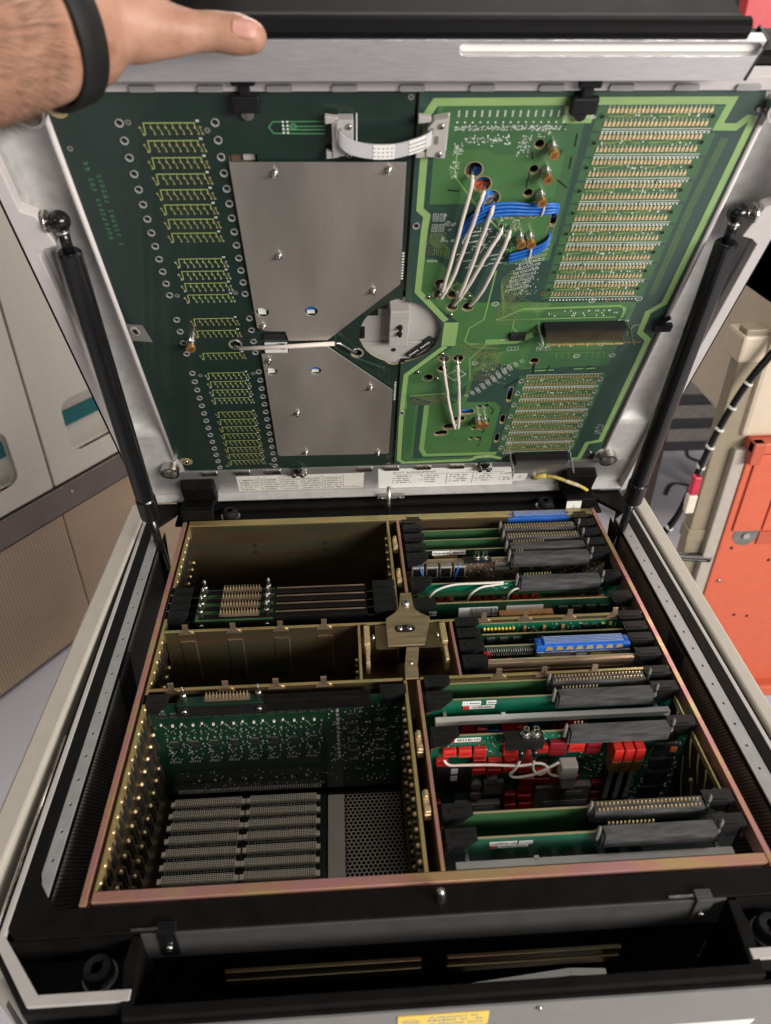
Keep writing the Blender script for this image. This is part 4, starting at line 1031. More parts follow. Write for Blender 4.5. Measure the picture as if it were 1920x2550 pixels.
for i in range(11):
    if i in (5,): continue
    c_ = Vector((11, 184.5))+dirv*(2.4*i)+nn*-.2
    m.quadface([(c_.x, c_.y, -1.4), (c_.x+dirv.x*1.4, c_.y+dirv.y*1.4, -1.4), (c_.x+dirv.x*1.4+nn.x*1.8, c_.y+dirv.y*1.4+nn.y*1.8, -1.4), (c_.x+nn.x*1.8, c_.y+nn.y*1.8, -1.4)])
obj('strip_print', m, 'silk', k, kind='stuff')
for a in ((-36, -21, 238, 246, -6.4, -2), (-27, -13, 246, 254, -6.2, -2.2), (-38, -33, 208, 221, -6.4, -3), (3, 13, 172, 178, -4.9, -2)):
    m = MB(); m.box(*a); lm('black_clamp', m, 'black_soft', bevel=.5)

# ---------------------------------------------------------------- right lid board
BR = LT('lid_circuit_board', 'bright green board on the lid, right half, with rows of gold pads', 'circuit board')
HB = []
def H(u, v, r, ry=None, n=16): HB.append(circle(u, v, r, ry, n))
for u, v in ((47, 386), (55.3, 374), (63.8, 362), (80.3, 337.5)): H(u, v, 6.4)
for u, v in ((92.3, 406.4), (92.2, 386.1), (91.9, 366)): H(u, v, 3.6, n=12)
for u, v in ((91.7, 346.5), (99.6, 346.6)): H(u, v, 3.3, n=12)
for u, v in ((31.9, 276.8), (31.8, 264.5), (44.8, 264.2), (45.3, 249.5), (59.4, 249.1)): H(u, v, 4.9)
for u, v in ((44.6, 181.6), (58.5, 181.6), (44.2, 167.1), (30.8, 154.1)): H(u, v, 5.2)
for u, v in ((77.6, 97.4), (69.2, 85.2), (61.3, 71.9), (52.6, 60.4)): HB.append(stadium(u, v, 15, 4.6, 8))
for u, v in ((89.6, 105.6), (96.7, 105.9), (88.7, 67.4), (95.9, 67.8), (88.1, 48.3), (96, 48.7)): H(u, v, 2.9, n=10)
for u, v, L_ in ((117, 345.5, 19), (116.8, 326, 19), (119.4, 125, 22), (118.6, 83, 15), (117.8, 48.8, 16)): HB.append(stadium(u, v, L_, 2.5, 92))
for u, v in ((135, 175.5),): H(u, v, 4.4)
arcR = [(-2+40*math.cos(math.radians(-78+156*i/24)), 217+40*math.sin(math.radians(-78+156*i/24))) for i in range(25)]
outR = [(2.6, 0), (214, -2), (222, -1.5), (243, 14), (247, 24), (247, 430), (243, 445), (2.6, 445)]
bdR = [(2.6, 259), (2.6, 445), (243, 445), (247.5, 430), (247.5, 24), (243, 14), (222, -2), (3, 0), (2.6, 175), (6, 176.5)]+arcR+[(6, 258)]
bdR = list(reversed(bdR))
m = MB(); m.slab(bdR, HB, -1.8, 0); b_ = obj('board', m, ['pcb_dark2', 'pcb_edge'], BR)
for p in b_.data.polygons:
    if abs(p.normal.z) < .5: p.material_index = 1
def zone(poly, w, mt, name='copper_zone'):
    hs = [h for h in HB if all(inside(p, poly) for p in h)]
    m = MB(); m.slab(poly, hs, w, w); return obj(name, m, mt, BR)
zone([(16, 437), (120, 437), (122.6, 300), (84, 296), (84, 326), (56, 356.5), (16, 356.5)], .10, 'pcb_zone')
zone([(112.5, 436), (121.4, 420), (123.6, 318), (114, 318)], .14, 'pcb_zone_deep')
zone([(20, 434.5), (118, 434.5), (118, 398), (60, 398), (55, 402), (24, 402)], .16, 'pcb_zone_deep')
zone([(14, 304), (24, 304), (31, 299), (46, 280), (56, 271), (68, 254), (214, 251), (214.6, 244), (212, 168), (124, 163), (78, 181), (75, 113), (105, 113), (113, 104), (113, 14), (130, 12), (112, 8), (12, 8), (9, 122), (10, 157), (52, 199), (53, 230), (13, 268)], .10, 'pcb_zone')
zone([(60, 203), (124, 205), (124, 196), (108, 193), (92, 186), (76, 172), (64, 160), (22, 128), (12, 128), (12, 20), (21, 20), (21, 116), (62, 128), (76, 156), (92, 172)], .15, 'pcb_zone_deep')
zone([(24, 112), (32, 112), (32, 28), (40, 20), (124, 20), (124, 12), (24, 12)], .16, 'pcb_dark2')
zone([(128, 244), (212, 244), (212, 166), (128, 166)], .15, 'pcb_zone_deep')
zone([(14, 125), (60, 127), (72, 142), (72, 128), (62, 112), (16, 111)], .18, 'pcb_dark2')
zone([(12.5, 160), (12.5, 146), (70, 146), (72, 158), (40, 146.5), (14, 163)], .17, 'pcb_zone_deep')
# light border
m = MB(); W_ = .22
strip(m, [(41.5, 232), (13, 268), (14, 333), (15, 346), (9, 352), (9, 429), (14, 437.5), (107, 437.8)], 5.6, W_)
strip(m, [(107, 437.8), (107.5, 424.5), (123.5, 424.5), (124.5, 437.8)], 5.2, W_)
strip(m, [(124, 437.8), (222, 438), (219.5, 418.6), (233, 418.4), (238.5, 424.8), (243, 424.2), (240.5, 249), (229, 238), (230, 212), (241, 202), (240.5, 37), (226, 33), (224, 2.5), (214, 1.4)], 5.6, W_)
m.quadface([(40, 199, W_), (53.5, 199, W_), (53.5, 230, W_), (40, 230, W_)])
strip(m, [(44.5, 199), (8.5, 158.5), (7.5, 124), (7, 84), (8, 10), (13, 4), (92, 5.5), (102, 11.5), (118, 11.8), (130, 6)], 5.0, W_)
obj('border_copper', m, 'pcb_border', BR)
m = MB(); W_ = .24
strip(m, [(33, 405), (33, 381), (53, 355), (88, 318)], 1.2, W_); strip(m, [(88, 318), (88, 300)], 1.0, W_)
strip(m, [(79, 290), (76.5, 233), (64, 222), (62, 205), (67, 201), (76, 201)], 1.3, W_)
strip(m, [(112, 245), (200, 247), (206, 243), (206, 232)], 2.4, W_); strip(m, [(112, 246), (96, 236), (88, 232), (130, 232)], 1.6, W_); strip(m, [(92, 232), (200, 233)], 1.4, W_)
strip(m, [(218, 211), (221, 222), (232, 222)], 1.2, W_)
strip(m, [(82, 203), (112, 204), (126, 212)], 7.0, W_); strip(m, [(84, 201), (70, 180), (74, 150)], 1.2, W_); strip(m, [(105, 232), (105, 222), (112, 214)], 1.0, W_)
strip(m, [(134, 160.5), (158, 161.4)], 1.6, W_); strip(m, [(178, 162), (200, 162.6)], 1.6, W_)
strip(m, [(33, 110), (33, 30), (38, 18), (122, 18)], 5.5, W_)
strip(m, [(14, 126), (56, 129)], 1.4, W_)
obj('copper_traces', m, 'pcb_trace', BR, kind='stuff')
m = MB(); rg = random.Random(77)
def fan(u0, v0, du, n, pts, step):
    for i in range(n):
        strip(m, [(u0+du[0]*i, v0+du[1]*i)]+[(u0+du[0]*i+p[0]*(1+step*i), v0+du[1]*i+p[1]*(1+step*i)) for p in pts], .38, .27)
fan(100, 292, (1.1, -2.4), 12, [(-8, -3), (-14, -12), (-14, -22)], .03)
fan(112, 256, (-2.0, -1.0), 9, [(6, -4), (24, -5)], .05)
fan(86, 186, (2.2, .5), 9, [(-4, -7), (-4, -16), (-10, -22)], .03)
fan(62, 203, (2.4, .2), 8, [(8, -7), (16, -8)], .05)
fan(20, 330, (1.6, 0), 8, [(0, -9), (4, -14), (4, -22)], .03)
fan(54, 128, (1.5, -1.6), 8, [(-10, -1), (-20, -4), (-34, -4)], -.04)
fan(136, 242, (2.2, 0), 24, [(0, -3.5), (1.4, -6)], 0)
fan(136, 203, (2.2, 0), 30, [(0, -7), (-1.8, -10), (-1.8, -14)], 0)
fan(146, 186, (6, 0), 9, [(8, 0), (10, -2), (10, -8)], 0)
fan(226, 410, (1.5, 0), 4, [(-3, -60), (-3, -150)], 0)
obj('fan_out_traces', m, 'pcb_trace', BR, kind='stuff')
# hole rims
m = MB()
for h in HB:
    cx = sum(p[0] for p in h)/len(h); cy = sum(p[1] for p in h)/len(h)
    big = [(cx+(p[0]-cx)*1.14, cy+(p[1]-cy)*1.14-.35) for p in h]; n = len(h)
    for i in range(n):
        j = (i+1) % n; m.quadface([(*big[i], .26), (*big[j], .26), (*h[j], .26), (*h[i], .26)])
obj('hole_rims', m, 'pcb_edge', BR, kind='stuff')
# things glimpsed through the holes
for a, k in (((48, 64, 373, 384, -8, -6), 'wire_blue'), ((50, 62, 366, 372, -7.9, -4), 'orange'), ((58, 70, 354, 364, -8, -4), 'grey_plastic'), ((72, 88, 330, 344, -7.6, -4), 'grey_plastic')):
    m = MB(); m.box(*a); obj('part_behind_board', m, k, BR)
for u, v in ((77.6, 97.4), (89.6, 105.6), (96.7, 105.9), (119.4, 130)):
    for k in range(4):
        m = MB(); m.tube([(u-8, v-5+2.2*k, -4.2), (u+8, v-1+2.2*k, -3.8)], 1.1, 6); obj('blue_wire', m, 'wire_blue', BR)
# pad rows of the upper field
def padrow(gold, n=25):
    m = MB()
    for i in range(n):
        x = 3.06*i; m.slab([(x-1.05, -1.7), (x+1.05, -1.7), (x+1.05, 1.2), (x+.5, 1.9), (x-.5, 1.9), (x-1.05, 1.2)], [], .2, .65)
        m.quadface([(x-.3, 2.2, .2), (x+.3, 2.2, .2), (x+.3, 3.4, .2), (x-.3, 3.4, .2)], 1)
    me = m.mesh('pad_row'); me.polygons.foreach_set('material_index', m.m); me.materials.append(MATS['pin_gold' if gold else 'pad_dull']); me.materials.append(MATS['solder']); return me
PG, PD = padrow(True), padrow(False)
def marks(seed):
    m = MB(); rg = random.Random(seed)
    strip(m, [(-1, -4.0), (79, -4.0)], .5, .18); strip(m, [(-1, 14.2), (79, 14.2)], .45, .18)
    for i in range(27): m.quadface([(3.0*i-.8, -7.6, .18), (3.0*i+.5, -7.6, .18), (3.0*i+.5, -6.2, .18), (3.0*i-.8, -6.2, .18)])
    me = m.mesh('silkscreen_marks'); me.materials.append(MATS['silk']); return me
def squiggle(seed):
    m = MB(); rg = random.Random(seed)
    for k in (0, 36):
        strip(m, [(k+1, 5.4), (k+12, 5.4), (k+15, 7.4), (k+23, 7.4), (k+23, 5)], .55, .18)
        for i in range(5):
            x = k+rg.uniform(0, 32); strip(m, [(x, 4), (x+1, 5.5), (x+3, 5.4), (x+3.2, 3.6)], .5, .19)
    for i in range(9): 
        x = rg.uniform(0, 72); m.slab(circle(x, rg.uniform(4, 7), .7, n=6), [], .2, .6, 1)
    me = m.mesh('pad_traces'); me.polygons.foreach_set('material_index', m.m); me.materials.append(MATS['trace_yellow']); me.materials.append(MATS['silk']); return me
MK = marks(1); SQ = [squiggle(i) for i in range(4)]
m = MB(); m.slab(circle(0, 0, 2.6, n=12), [circle(0, 0, 1.7, n=12)], 0, .5); m.slab(circle(0, 0, 1.75, n=12), [], .27, .27, 1)
FIX = m.mesh('fixing_hole'); FIX.polygons.foreach_set('material_index', m.m); FIX.materials.append(MATS['pcb_zone_deep']); FIX.materials.append(MATS['hole'])
for i in range(9):
    v = 421.3-19.9*i; u = 136.3-.35*i
    zz = MB(); zz.slab([(u-8, v-5.4), (u+84, v-5.4), (u+84, v+12.6), (u-8, v+12.6)], [], .08, .08); obj('pad_field', zz, 'pcb_zone_deep', BR)
    put('pad_row', PG, BR, (u, v, 0)); put('pad_row', PG, BR, (u, v+9.8, 0))
    p = put('silkscreen_marks', MK, BR, (u, v, 0)); p['kind'] = 'stuff'
    p = put('pad_traces', SQ[i % 4], BR, (u, v, 0)); p['kind'] = 'stuff'
    for x in (-4, 76): put('fixing_hole', FIX, BR, (u+x, v+5.4, 0))
for i in range(7):
    v = 140-19.4*i; u = 132.2-.3*i
    zz = MB(); zz.slab([(u-8, v-4.6), (u+82, v-4.6), (u+82, v+13.6), (u-8, v+13.6)], [], .12, .12); obj('pad_field', zz, 'pcb_zone_deep', BR)
    put('pad_row', PD, BR, (u, v, 0)); put('pad_row', PD, BR, (u, v+10.4, 0))
    p = put('silkscreen_marks', MK, BR, (u, v, 0)); p['kind'] = 'stuff'
    p = put('pad_traces', SQ[(i+1) % 4], BR, (u, v, 0)); p['kind'] = 'stuff'
    for x in (-5, 77.5): put('fixing_hole', EY, BR, (u+x, v+5.4, 0))
# black felt-pen strokes and dark slots
m = MB()
for a, b2, w_ in (((108.6, 395), (109.6, 402), 1.0), ((107, 416), (108, 422), .9), ((88, 400), (89.5, 394), 1.0), ((118, 414), (118.6, 404), 1.2), ((118.4, 396), (118.9, 386), 1.2), ((112, 377), (121, 370), 1.2), ((29, 369), (38, 368), 1.4),
                  ((126, 150), (111, 135), 1.2), ((135.5, 172), (137, 157), 3.0), ((150.4, 158), (152.2, 168), 1.3), ((187, 161), (196, 166), 1.3), ((97, 110), (106, 99), 1.0), ((106, 99), (105, 91), 1.2),
                  ((104, 84), (103, 75), 1.2), ((101, 68), (100, 58), 1.2), ((99.4, 52), (99, 42), 1.2), ((98.6, 38), (98.4, 34), 1.2), ((125, 264), (133, 268), 1.0), ((89, 386), (90, 377), .8), ((88.5, 378), (89.6, 370), .8)):
    strip(m, [a, b2], w_, .3)
for i in range(9):
    v = 412.5-19.9*i
    for x in (random.uniform(140, 155), random.uniform(165, 195)): 
        if i in (2, 3, 5, 6, 7): strip(m, [(x, v), (x+random.uniform(-.5, 1.5), v+4.6)], .8, .3)
obj('pen_marks', m, 'hole', BR, kind='stuff')
# silkscreen clutter
m = MB(); rg = random.Random(31)
def silk_block(u, v, w_, h_, n, k=1.0):
    for i in range(n):
        x = u+rg.uniform(0, w_); y = v+rg.uniform(0, h_)
        a, b2 = (rg.uniform(.8, 2.6)*k, .45) if rg.random() < .5 else (.45, rg.uniform(.8, 2.4)*k)
        m.quadface([(x, y, .3), (x+a, y, .3), (x+a, y+b2, .3), (x, y+b2, .3)])
def silk_ic(u, v, w_, h_, ang=0):
    ca, sa = math.cos(ang), math.sin(ang)
    T = lambda x, y: (u+x*ca-y*sa, v+x*sa+y*ca, .3)
    for a in ((0, 0, w_, .3), (0, h_-.3, w_, .3), (0, 0, .3, h_), (w_-.3, 0, .3, h_)):
        m.quadface([T(a[0], a[1]), T(a[0]+a[2], a[1]), T(a[0]+a[2], a[1]+a[3]), T(a[0], a[1]+a[3])])
    for i in range(2):
        x = w_*(i+1)/3; m.quadface([T(x, .9), T(x+.3, .9), T(x+.3, h_-.9), T(x, h_-.9)])
for i in range(15): 
    u = 31+5.4*i; [m.quadface([(u-.7, 427+1.2*k, .3), (u+.5, 427+1.2*k, .3), (u+.5, 427.8+1.2*k, .3), (u-.7, 427.8+1.2*k, .3)]) for k in range(4)]; m.slab(circle(u-.6, 423, .7, n=6), [], .3, .6)
silk_block(28, 416.5, 80, 3.5, 150, .8); silk_block(37, 407, 26, 4, 46, .6); silk_block(76, 396, 9, 16, 44, .8); silk_block(86, 410, 12, 8, 20, .8); silk_block(30, 398, 6, 9, 30, .8); silk_block(28, 378, 7, 16, 34, .7)
for i in range(26): m.slab(circle(rg.uniform(40, 72), rg.uniform(405, 414), .55, n=6), [], .3, .7)
for a, b2 in ((20, 341), (25.5, 341), (20, 331), (25.5, 331)): silk_ic(a, b2, 4.2, 7)
for i in range(12): silk_ic(rg.uniform(29, 38), rg.uniform(318, 345), 2.6, 1.6, rg.uniform(0, 3))
for i in range(38):
    a = Vector((rg.uniform(38, 78), rg.uniform(290, 345)))
    if a.x+a.y*.6 > 262: continue
    an = rg.choice((.15, .2, 1.2, 1.3)); L_ = rg.uniform(4, 12); strip(m, [tuple(a), (a.x+L_*math.cos(an), a.y+L_*math.sin(an))], .55, .3)
for i in range(90): silk_block(rg.uniform(52, 88), rg.uniform(302, 350), 3, 3, 1)
for i in range(9):
    for j in range(4): silk_ic(100-1.2*i+5.2*j+rg.uniform(-.6, .6), 305-4.9*i+1.6*j, 4.4, 2.2, .28)
silk_block(92, 262, 26, 42, 110, .7)
for i in range(9):
    for j in range(3): silk_ic(108-4.6*i+6*j, 170-5.6*i+3.2*j, 4.4, 3.2, -.95)
silk_block(84, 140, 30, 34, 60, .8); silk_ic(105, 191, 11, 4.6, .05)
for i in range(4): silk_block(133+4*i, 190, 2.6, 10, 14, .5)
for i in range(40): m.slab(circle(rg.uniform(135, 205), rg.choice((236, 239, 242, 196, 199)), .7, n=6), [], .3, .8)
for u, v in ((84, 252), (172, 254), (215, 255), (176, 181), (212, 181), (76, 174)):
    c_ = circle(u, v, 3.0, 2.6, 16); d_ = circle(u, v, 2.5, 2.1, 16)
    for i in range(16): j = (i+1) % 16; m.quadface([(*c_[i], .3), (*c_[j], .3), (*d_[j], .3), (*d_[i], .3)])
    silk_block(u-.6, v-1.2, .8, 1.4, 3, .4)
for i in range(3):
    c_ = circle(20+3*i, 301.5, 1.2, n=10); d_ = circle(20+3*i, 301.5, .8, n=10)
    for k in range(10): j = (k+1) % 10; m.quadface([(*c_[k], .3), (*c_[j], .3), (*d_[j], .3), (*d_[k], .3)])
for P in (((47, 277), (41, 272), (56, 258), (62, 262)), ((49, 157), (60, 166), (69, 158), (58, 149), (49, 157))): strip(m, P, .5, .3)
silk_block(96, 204.5, 16, 2.4, 26, .7); silk_block(200, 226, 14, 3, 30, .7); silk_block(96, 11, 20, 3, 30, .7); silk_block(112, 424.8, 16, 2.4, 34, .7); silk_block(10, 105, 1.2, 12, 6, .5); silk_block(228, 50, 8, 18, 40, .8)
obj('silkscreen', m, 'silk', BR, kind='stuff')
m = MB()
for (u0, u1, v0, v1, p) in ((18, 34, 308, 330, 2.6), (88, 110, 226, 282, 2.5), (74, 100, 148, 190, 2.6), (16, 52, 112, 126, 1.9), (60, 96, 185, 200, 2.6)):
    r_ = 0; y = v0
    while y < v1:
        x = u0+(p/2 if r_ % 2 else 0)
        while x < u1:
            if rg.random() < .86: m.slab(circle(x, y, .46, n=6), [], .3, .42)
            x += p
        y += p*.72; r_ += 1
obj('solder_vias', m, 'pad_dull', BR, kind='stuff')
# black connectors standing on the board, with guide pins
def big_conn(u0, u1, v, gold, h=30):
    m = MB(); m.box(u0, u1, v-4, v+6, .2, h*.42); c = obj('header_connector', m, 'black_plastic', BR, bevel=.5)
    m = MB(); n = int((u1-u0-2)/2.0)
    for r_ in range(4):
        for i in range(n): m.tube([(u0+2+2.0*i, v-3.0+2.6*r_, h*.42), (u0+2+2.0*i, v-3.0+2.6*r_, h*.42+9)], [.34, .3], 5)
    obj('header_pins', m, 'tan_dark' if gold else 'mid_gear', c, kind='stuff')
    m = MB(); m.box(u0, u1, v-5.0, v-4.1, .2, h*.36); 
    if gold:
        for i in range(8):
            for k in range(4): x = u0+2+(u1-u0-4)/8*i+2.1*k; m.box(x, x+1.5, v-3.7, v-2.3, h*.42+9, h*.42+10.2, 1)
    obj('contact_skirt', m, ['black_plastic', 'gold'], c)
    for u in (u0-4, u1+4):
        m = MB(); m.tube([(u, v+2, 0), (u, v+2, h*.85), (u, v+2, h*1.05)], [1.3, 1.3, .3], 8); obj('guide_pin', m, 'steel', c)
    return c
big_conn(133, 210, 222.5, True, 26); big_conn(143, 206, 12, False, 28)
m = MB(); m.box(104, 119, 207, 216, .2, 3.2); m.box(105.5, 117.5, 208.5, 214.5, 3.2, 3.6); obj('square_chip', m, 'chip', BR, bevel=.4)
for u, v in ((101.3, 405), (101.2, 385), (101, 365), (92.3, 326), (100.3, 326), (90.4, 86), (97.6, 86)): coax_pair(BR, u, v)
for u, v in ((23, 262), (59, 262), (45, 240), (42, 189), (60, 175), (20, 163), (40, 153), (234, 15), (243, 432)): put('screw', SCREW_S, BR, (u, v, .3))
for u, v in ((7, 337), (7, 98)): put('fixing_hole', EY, BR, (u, v, .2))
m = MB()
for u, v in ((125, 263), (187, 254), (199, 254.5)):
    c_ = circle(u, v, 2.2, n=14); d_ = circle(u, v, 1.4, n=14)
    for i in range(11): m.quadface([(*c_[i], .35), (*c_[i+1], .35), (*d_[i+1], .35), (*d_[i], .35)])
for i in range(9): m.box(214+2.4*i, 215.5+2.4*i, 198, 199.5, .2, .4)
obj('copper_loops', m, 'copper', BR, kind='stuff')

# ---------------------------------------------------------------- cables on the lid
def L3(P): return [Vector(p) for p in P]
WCG = 'white jumper cables on the green lid board'
WC = [([(46, 386, -2), (45.5, 383, 5), (44, 372, 10), (34, 282, 9), (33, 276, 0)], 'white jumper cable starting at the topmost big hole of the green board'),
      ([(57, 373, -2), (56, 370, 5), (53, 360, 9), (43, 300, 8), (34, 267, 6), (33, 264, 0)], 'white jumper cable starting at the second big hole, bent near its end'),
      ([(66, 360, -2), (65, 357, 5), (62, 346, 9), (50, 275, 8), (47.5, 266, 0)], 'white jumper cable starting at the third big hole, under the blue bundle'),
      ([(77, 338, -2), (75, 333, 5), (66, 315, 9), (53, 275, 8), (46.5, 251, 0)], 'left one of two white jumper cables from the fourth big hole'),
      ([(83, 337, -2), (82.4, 333, 5), (79, 322, 9), (68, 275, 8), (61, 250, 0)], 'right one of two white jumper cables from the fourth big hole, printed'),
      ([(44.2, 183, -2), (44.4, 176, 6), (48, 155, 9), (58, 108, 9), (66, 77, 6), (68, 74, 0)], 'left white jumper cable of the lower pair, slanting'),
      ([(57.8, 183, -2), (58, 176, 6), (61, 155, 9), (67, 108, 9), (69.6, 77, 6), (69.8, 74, 0)], 'right white jumper cable of the lower pair, nearly straight')]
for P, lab in WC:
    t = LT('jumper_cable', lab, 'cable', WCG); sp = smooth_path(P, 7); kr = random.Random(lab); sp = [p+Vector((kr.uniform(-.28, .28), 0, kr.uniform(-.2, .2))) if 6 < i < len(sp)-4 else p for i, p in enumerate(sp)]
    m = MB(); m.tube(sp[6:], [1.62+kr.uniform(-.06, .1) for _ in sp[6:]], 10); obj('sleeve', m, 'wire_white', t, smooth=True)
    m = MB(); m.tube(sp[:8], [1.0]*8, 8); obj('bare_end', m, 'steel', t, smooth=True)
t = LT('jumper_rod', 'white sleeved wire lying across the gap between the grey plates', 'cable')
m = MB(); m.tube(L3([(-150, 207.6, 5.8), (-100, 209.6, 6.2), (-61.5, 211.6, 6)]), 2.2, 10); obj('sleeve', m, 'wire_white', t, smooth=True)
m = MB(); m.tube(smooth_path([(-64, 211.5, 6), (-58, 211.5, 5.6), (-53, 207.5, 5), (-43, 196, 2.5), (-40.5, 192.5, -3)]), 1.3, 8); obj('bare_end', m, 'steel', t, smooth=True); m = MB(); m.tube(L3([(-150, 207.6, 5.8), (-153.5, 207.2, 2), (-154, 207, -3)]), 1.3, 8); obj('bare_end', m, 'steel', t, smooth=True)
for u, v in ((-154, 207), (-40.5, 192)):
    m = MB(); m.slab(circle(u, v, 6.4, n=18), [circle(u, v, 5.0, n=18)], .05, .6); obj('grommet', m, 'solder', t)
def bundle(label, P, n, r=1.0, spread=1.25):
    t = LT('blue_wire_bundle', label, 'wire bundle', 'blue wire bundles on the green lid board'); rg = random.Random(len(P))
    for k in range(n):
        a = (k-(n-1)/2)*spread*1.25; z = (k % 2)*1.6
        Q = [(p[0], p[1]+a*p[3]+rg.uniform(-.3, .3), p[2]+z) for p in P]
        m = MB(); m.tube(smooth_path(Q, 6), r, 7); obj('blue_wire', m, 'wire_blue', t, smooth=True)
    return t
b1_ = bundle('blue wire bundle arching left under the white cables to the upper slot', [(117.6, 341, -6, .5), (117.6, 352, 1, .6), (110, 354.5, 4, .9), (97, 353.5, 4, 1), (78, 354.5, 4, 1.1), (64, 352.5, 4, 1.2), (53, 345.5, 3.6, 1.2), (44, 333, 2.2, 1.1), (42.6, 328, 0, .6)], 7, 1.15)
bundle('short blue wire bundle running to the lower slot of the green board', [(117, 328, -6, .5), (116.8, 322, 1, .9), (111, 316.5, 3.4, 1), (101, 311.5, 3.4, 1.1), (86, 305.5, 2.8, 1.2)], 6, 1.15)
bundle('thin blue wires looping into the third big hole of the green board', [(58, 352.5, 3, 1), (57, 360, 3, 1), (60, 366, 1, 1), (65, 364, -5, 1)], 3, 1.1)
for P_ in ([(104.2, 349, .4), (104.2, 350, 7), (105, 358, 7), (105.4, 359, .4)], [(103, 305.5, .4), (103, 306.4, 6.5), (102.8, 318, 6.5), (102.8, 319, .4)]):
    m = MB(); m.tube(smooth_path(P_, 4), .7, 6); k = obj('cable_tie', m, 'wire_white', b1_)
# ribbon cable with two grey connectors
RB = LT('ribbon_cable', 'grey flat ribbon cable joining both lid boards, grey connectors', 'cable')
for s_, u in ((-1, -50), (1, 14)):
    m = MB(); m.slab([(u-7.5, 402), (u+7.5, 404), (u+7.5, 430), (u-3, 430), (u-7.5, 427)] if s_ < 0 else [(u-5, 402), (u+9, 400.5), (u+9.5, 431), (u-1, 429), (u-5, 424)], [], .3, 8.5); c = obj('ribbon_connector', m, 'grey_plastic', RB, bevel=.8)
    for v in (426.5, 405.5): put('screw', SCREW_S, c, (u+4.5, v-1, 8.5))
    for v in (429, 403):
        m = MB(); m.slab([(u-12, v-2.6), (u-3, v-1.5), (u-3, v+2), (u-12, v+3.2)], [], 3.5, 7.5); obj('latch_ear', m, 'grey_plastic', c, bevel=.6)
    obj('connector_mark', MB().box(u+.5, u+3, 412, 418, 8.55, 8.9), 'mid_gear', c); obj('connector_mark', MB().box(u-3, u-1, 420, 424, 8.55, 8.9), 'mid_gear', c)
    m = MB(); m.box(u+9.6 if s_ < 0 else u+9.8, u+10.4 if s_ < 0 else u+10.6, 402, 430, .3, .4); obj('outline_print', m, 'silk', c)
path = smooth_path([(-53, 424, 10), (-52.5, 420, 12.5), (-46, 414.5, 14), (-32, 411, 14.5), (-14, 411, 14.5), (0, 414.5, 14), (8, 417, 12.5), (12, 418, 9.5)], 6)
m = MB(); hw = 5.4
for i, p in enumerate(path):
    k = min(1, i/6); m.v += [(p.x, p.y-hw, p.z-.5), (p.x, p.y+hw, p.z-.5), (p.x, p.y+hw, p.z+.5), (p.x, p.y-hw, p.z+.5)]
for i in range(len(path)-1):
    for j in range(4): m.f.append((4*i+j, 4*i+(j+1) % 4, 4*i+4+(j+1) % 4, 4*i+4+j)); m.m.append(0)
obj('flat_cable', m, 'ribbon', RB, smooth=False)
for u0, u1 in ((-29, -15), (-4, 6.5)):
    pp = [p for p in path if u0-1.2 <= p.x <= u1+1.2]; m = MB()
    for p in pp: m.v += [(p.x, p.y-hw-.1, p.z+.75), (p.x, p.y+hw+.1, p.z+.75)]
    for i in range(len(pp)-1): m.f.append((2*i, 2*i+2, 2*i+3, 2*i+1)); m.m.append(0)
    tp = obj('paper_tag', m, 'paper', RB); m = MB(); rg = random.Random(9)
    for p in pp[:-1]:
        for k in range(3): m.quadface([(p.x+.3, p.y-3.6+3*k, p.z+.95), (p.x+1.6, p.y-3.6+3*k, p.z+.95), (p.x+1.6, p.y-2.6+3*k, p.z+.95), (p.x+.3, p.y-2.6+3*k, p.z+.95)])
    obj('print', m, 'ink_grey', tp, kind='stuff')
# yellow earth lead
EL = LT('earth_lead', 'short yellow earth wire between lid ledge and black hinge', 'wire')
m = MB(); m.tube(smooth_path([(186, -28.5, 4), (198, -23.5, 9), (212, -25, 14), (228, -30, 18), (239, -37, 20), (242, -44, 19), (239.5, -54, 16)], 6), 2.2, 10); obj('wire', m, 'wire_yellow', EL, smooth=True)
m = MB(); m.tube(smooth_path([(212, -25, 14), (220, -27.5, 16), (228, -30, 18)], 5), 2.5, 10); obj('paper_sleeve', m, 'wire_white', EL, smooth=True)
m = MB(); m.tube([(176, -33, 3), (183, -30, 3.4), (190, -26.5, 5)], [3.6, 2.6, 3], 10); m.tube([(240, -50, 18), (239.5, -58, 16), (238.6, -66, 15)], [3, 2.6, 3.6], 10); obj('crimp_lug', m, 'wire_yellow', EL, smooth=True)
put('screw', SCREW_L, EL, (238.6, -67, 13.2))

# ---------------------------------------------------------------- gas struts
for sgn in (-1, 1):
    t = thing('gas_strut', ('left' if sgn < 0 else 'right')+' black gas strut holding up the lid, ball joint at top', 'gas strut', (sgn*265, 416, -40), 'gas struts beside the lid boards')
    A = Vector((0, 326.5-416, 370.8+40)); B = Vector((sgn*1, 0, 0)); d = (B-A).normalized(); L_ = (B-A).length
    P = lambda k: tuple(A+d*k)
    m = MB(); m.ball(tuple(A), 8.2, 16, 10); obj('ball_socket', m, 'black_gloss', t, smooth=True)
    m = MB(); m.tube([P(6), P(26)], 4.4, 14); obj('socket_neck', m, 'black_gloss', t, smooth=True)
    m = MB(); m.tube([P(7.2), P(9)], 5.4, 14); obj('retaining_ring', m, 'steel', t, smooth=True)
    m = MB(); m.tube([P(24), P(26), P(300), P(301), P(303), P(330), P(333)], [8, 9.6, 9.6, 9.2, 10.6, 10.6, 8], 24); obj('cylinder', m, 'black_gloss', t, smooth=False, bevel=.4)
    for p in t.children[-1].data.polygons: p.use_smooth = True
    m = MB(); m.tube([P(330), P(L_)], 4.6, 14); obj('piston_rod', m, 'black_gloss', t, smooth=True)

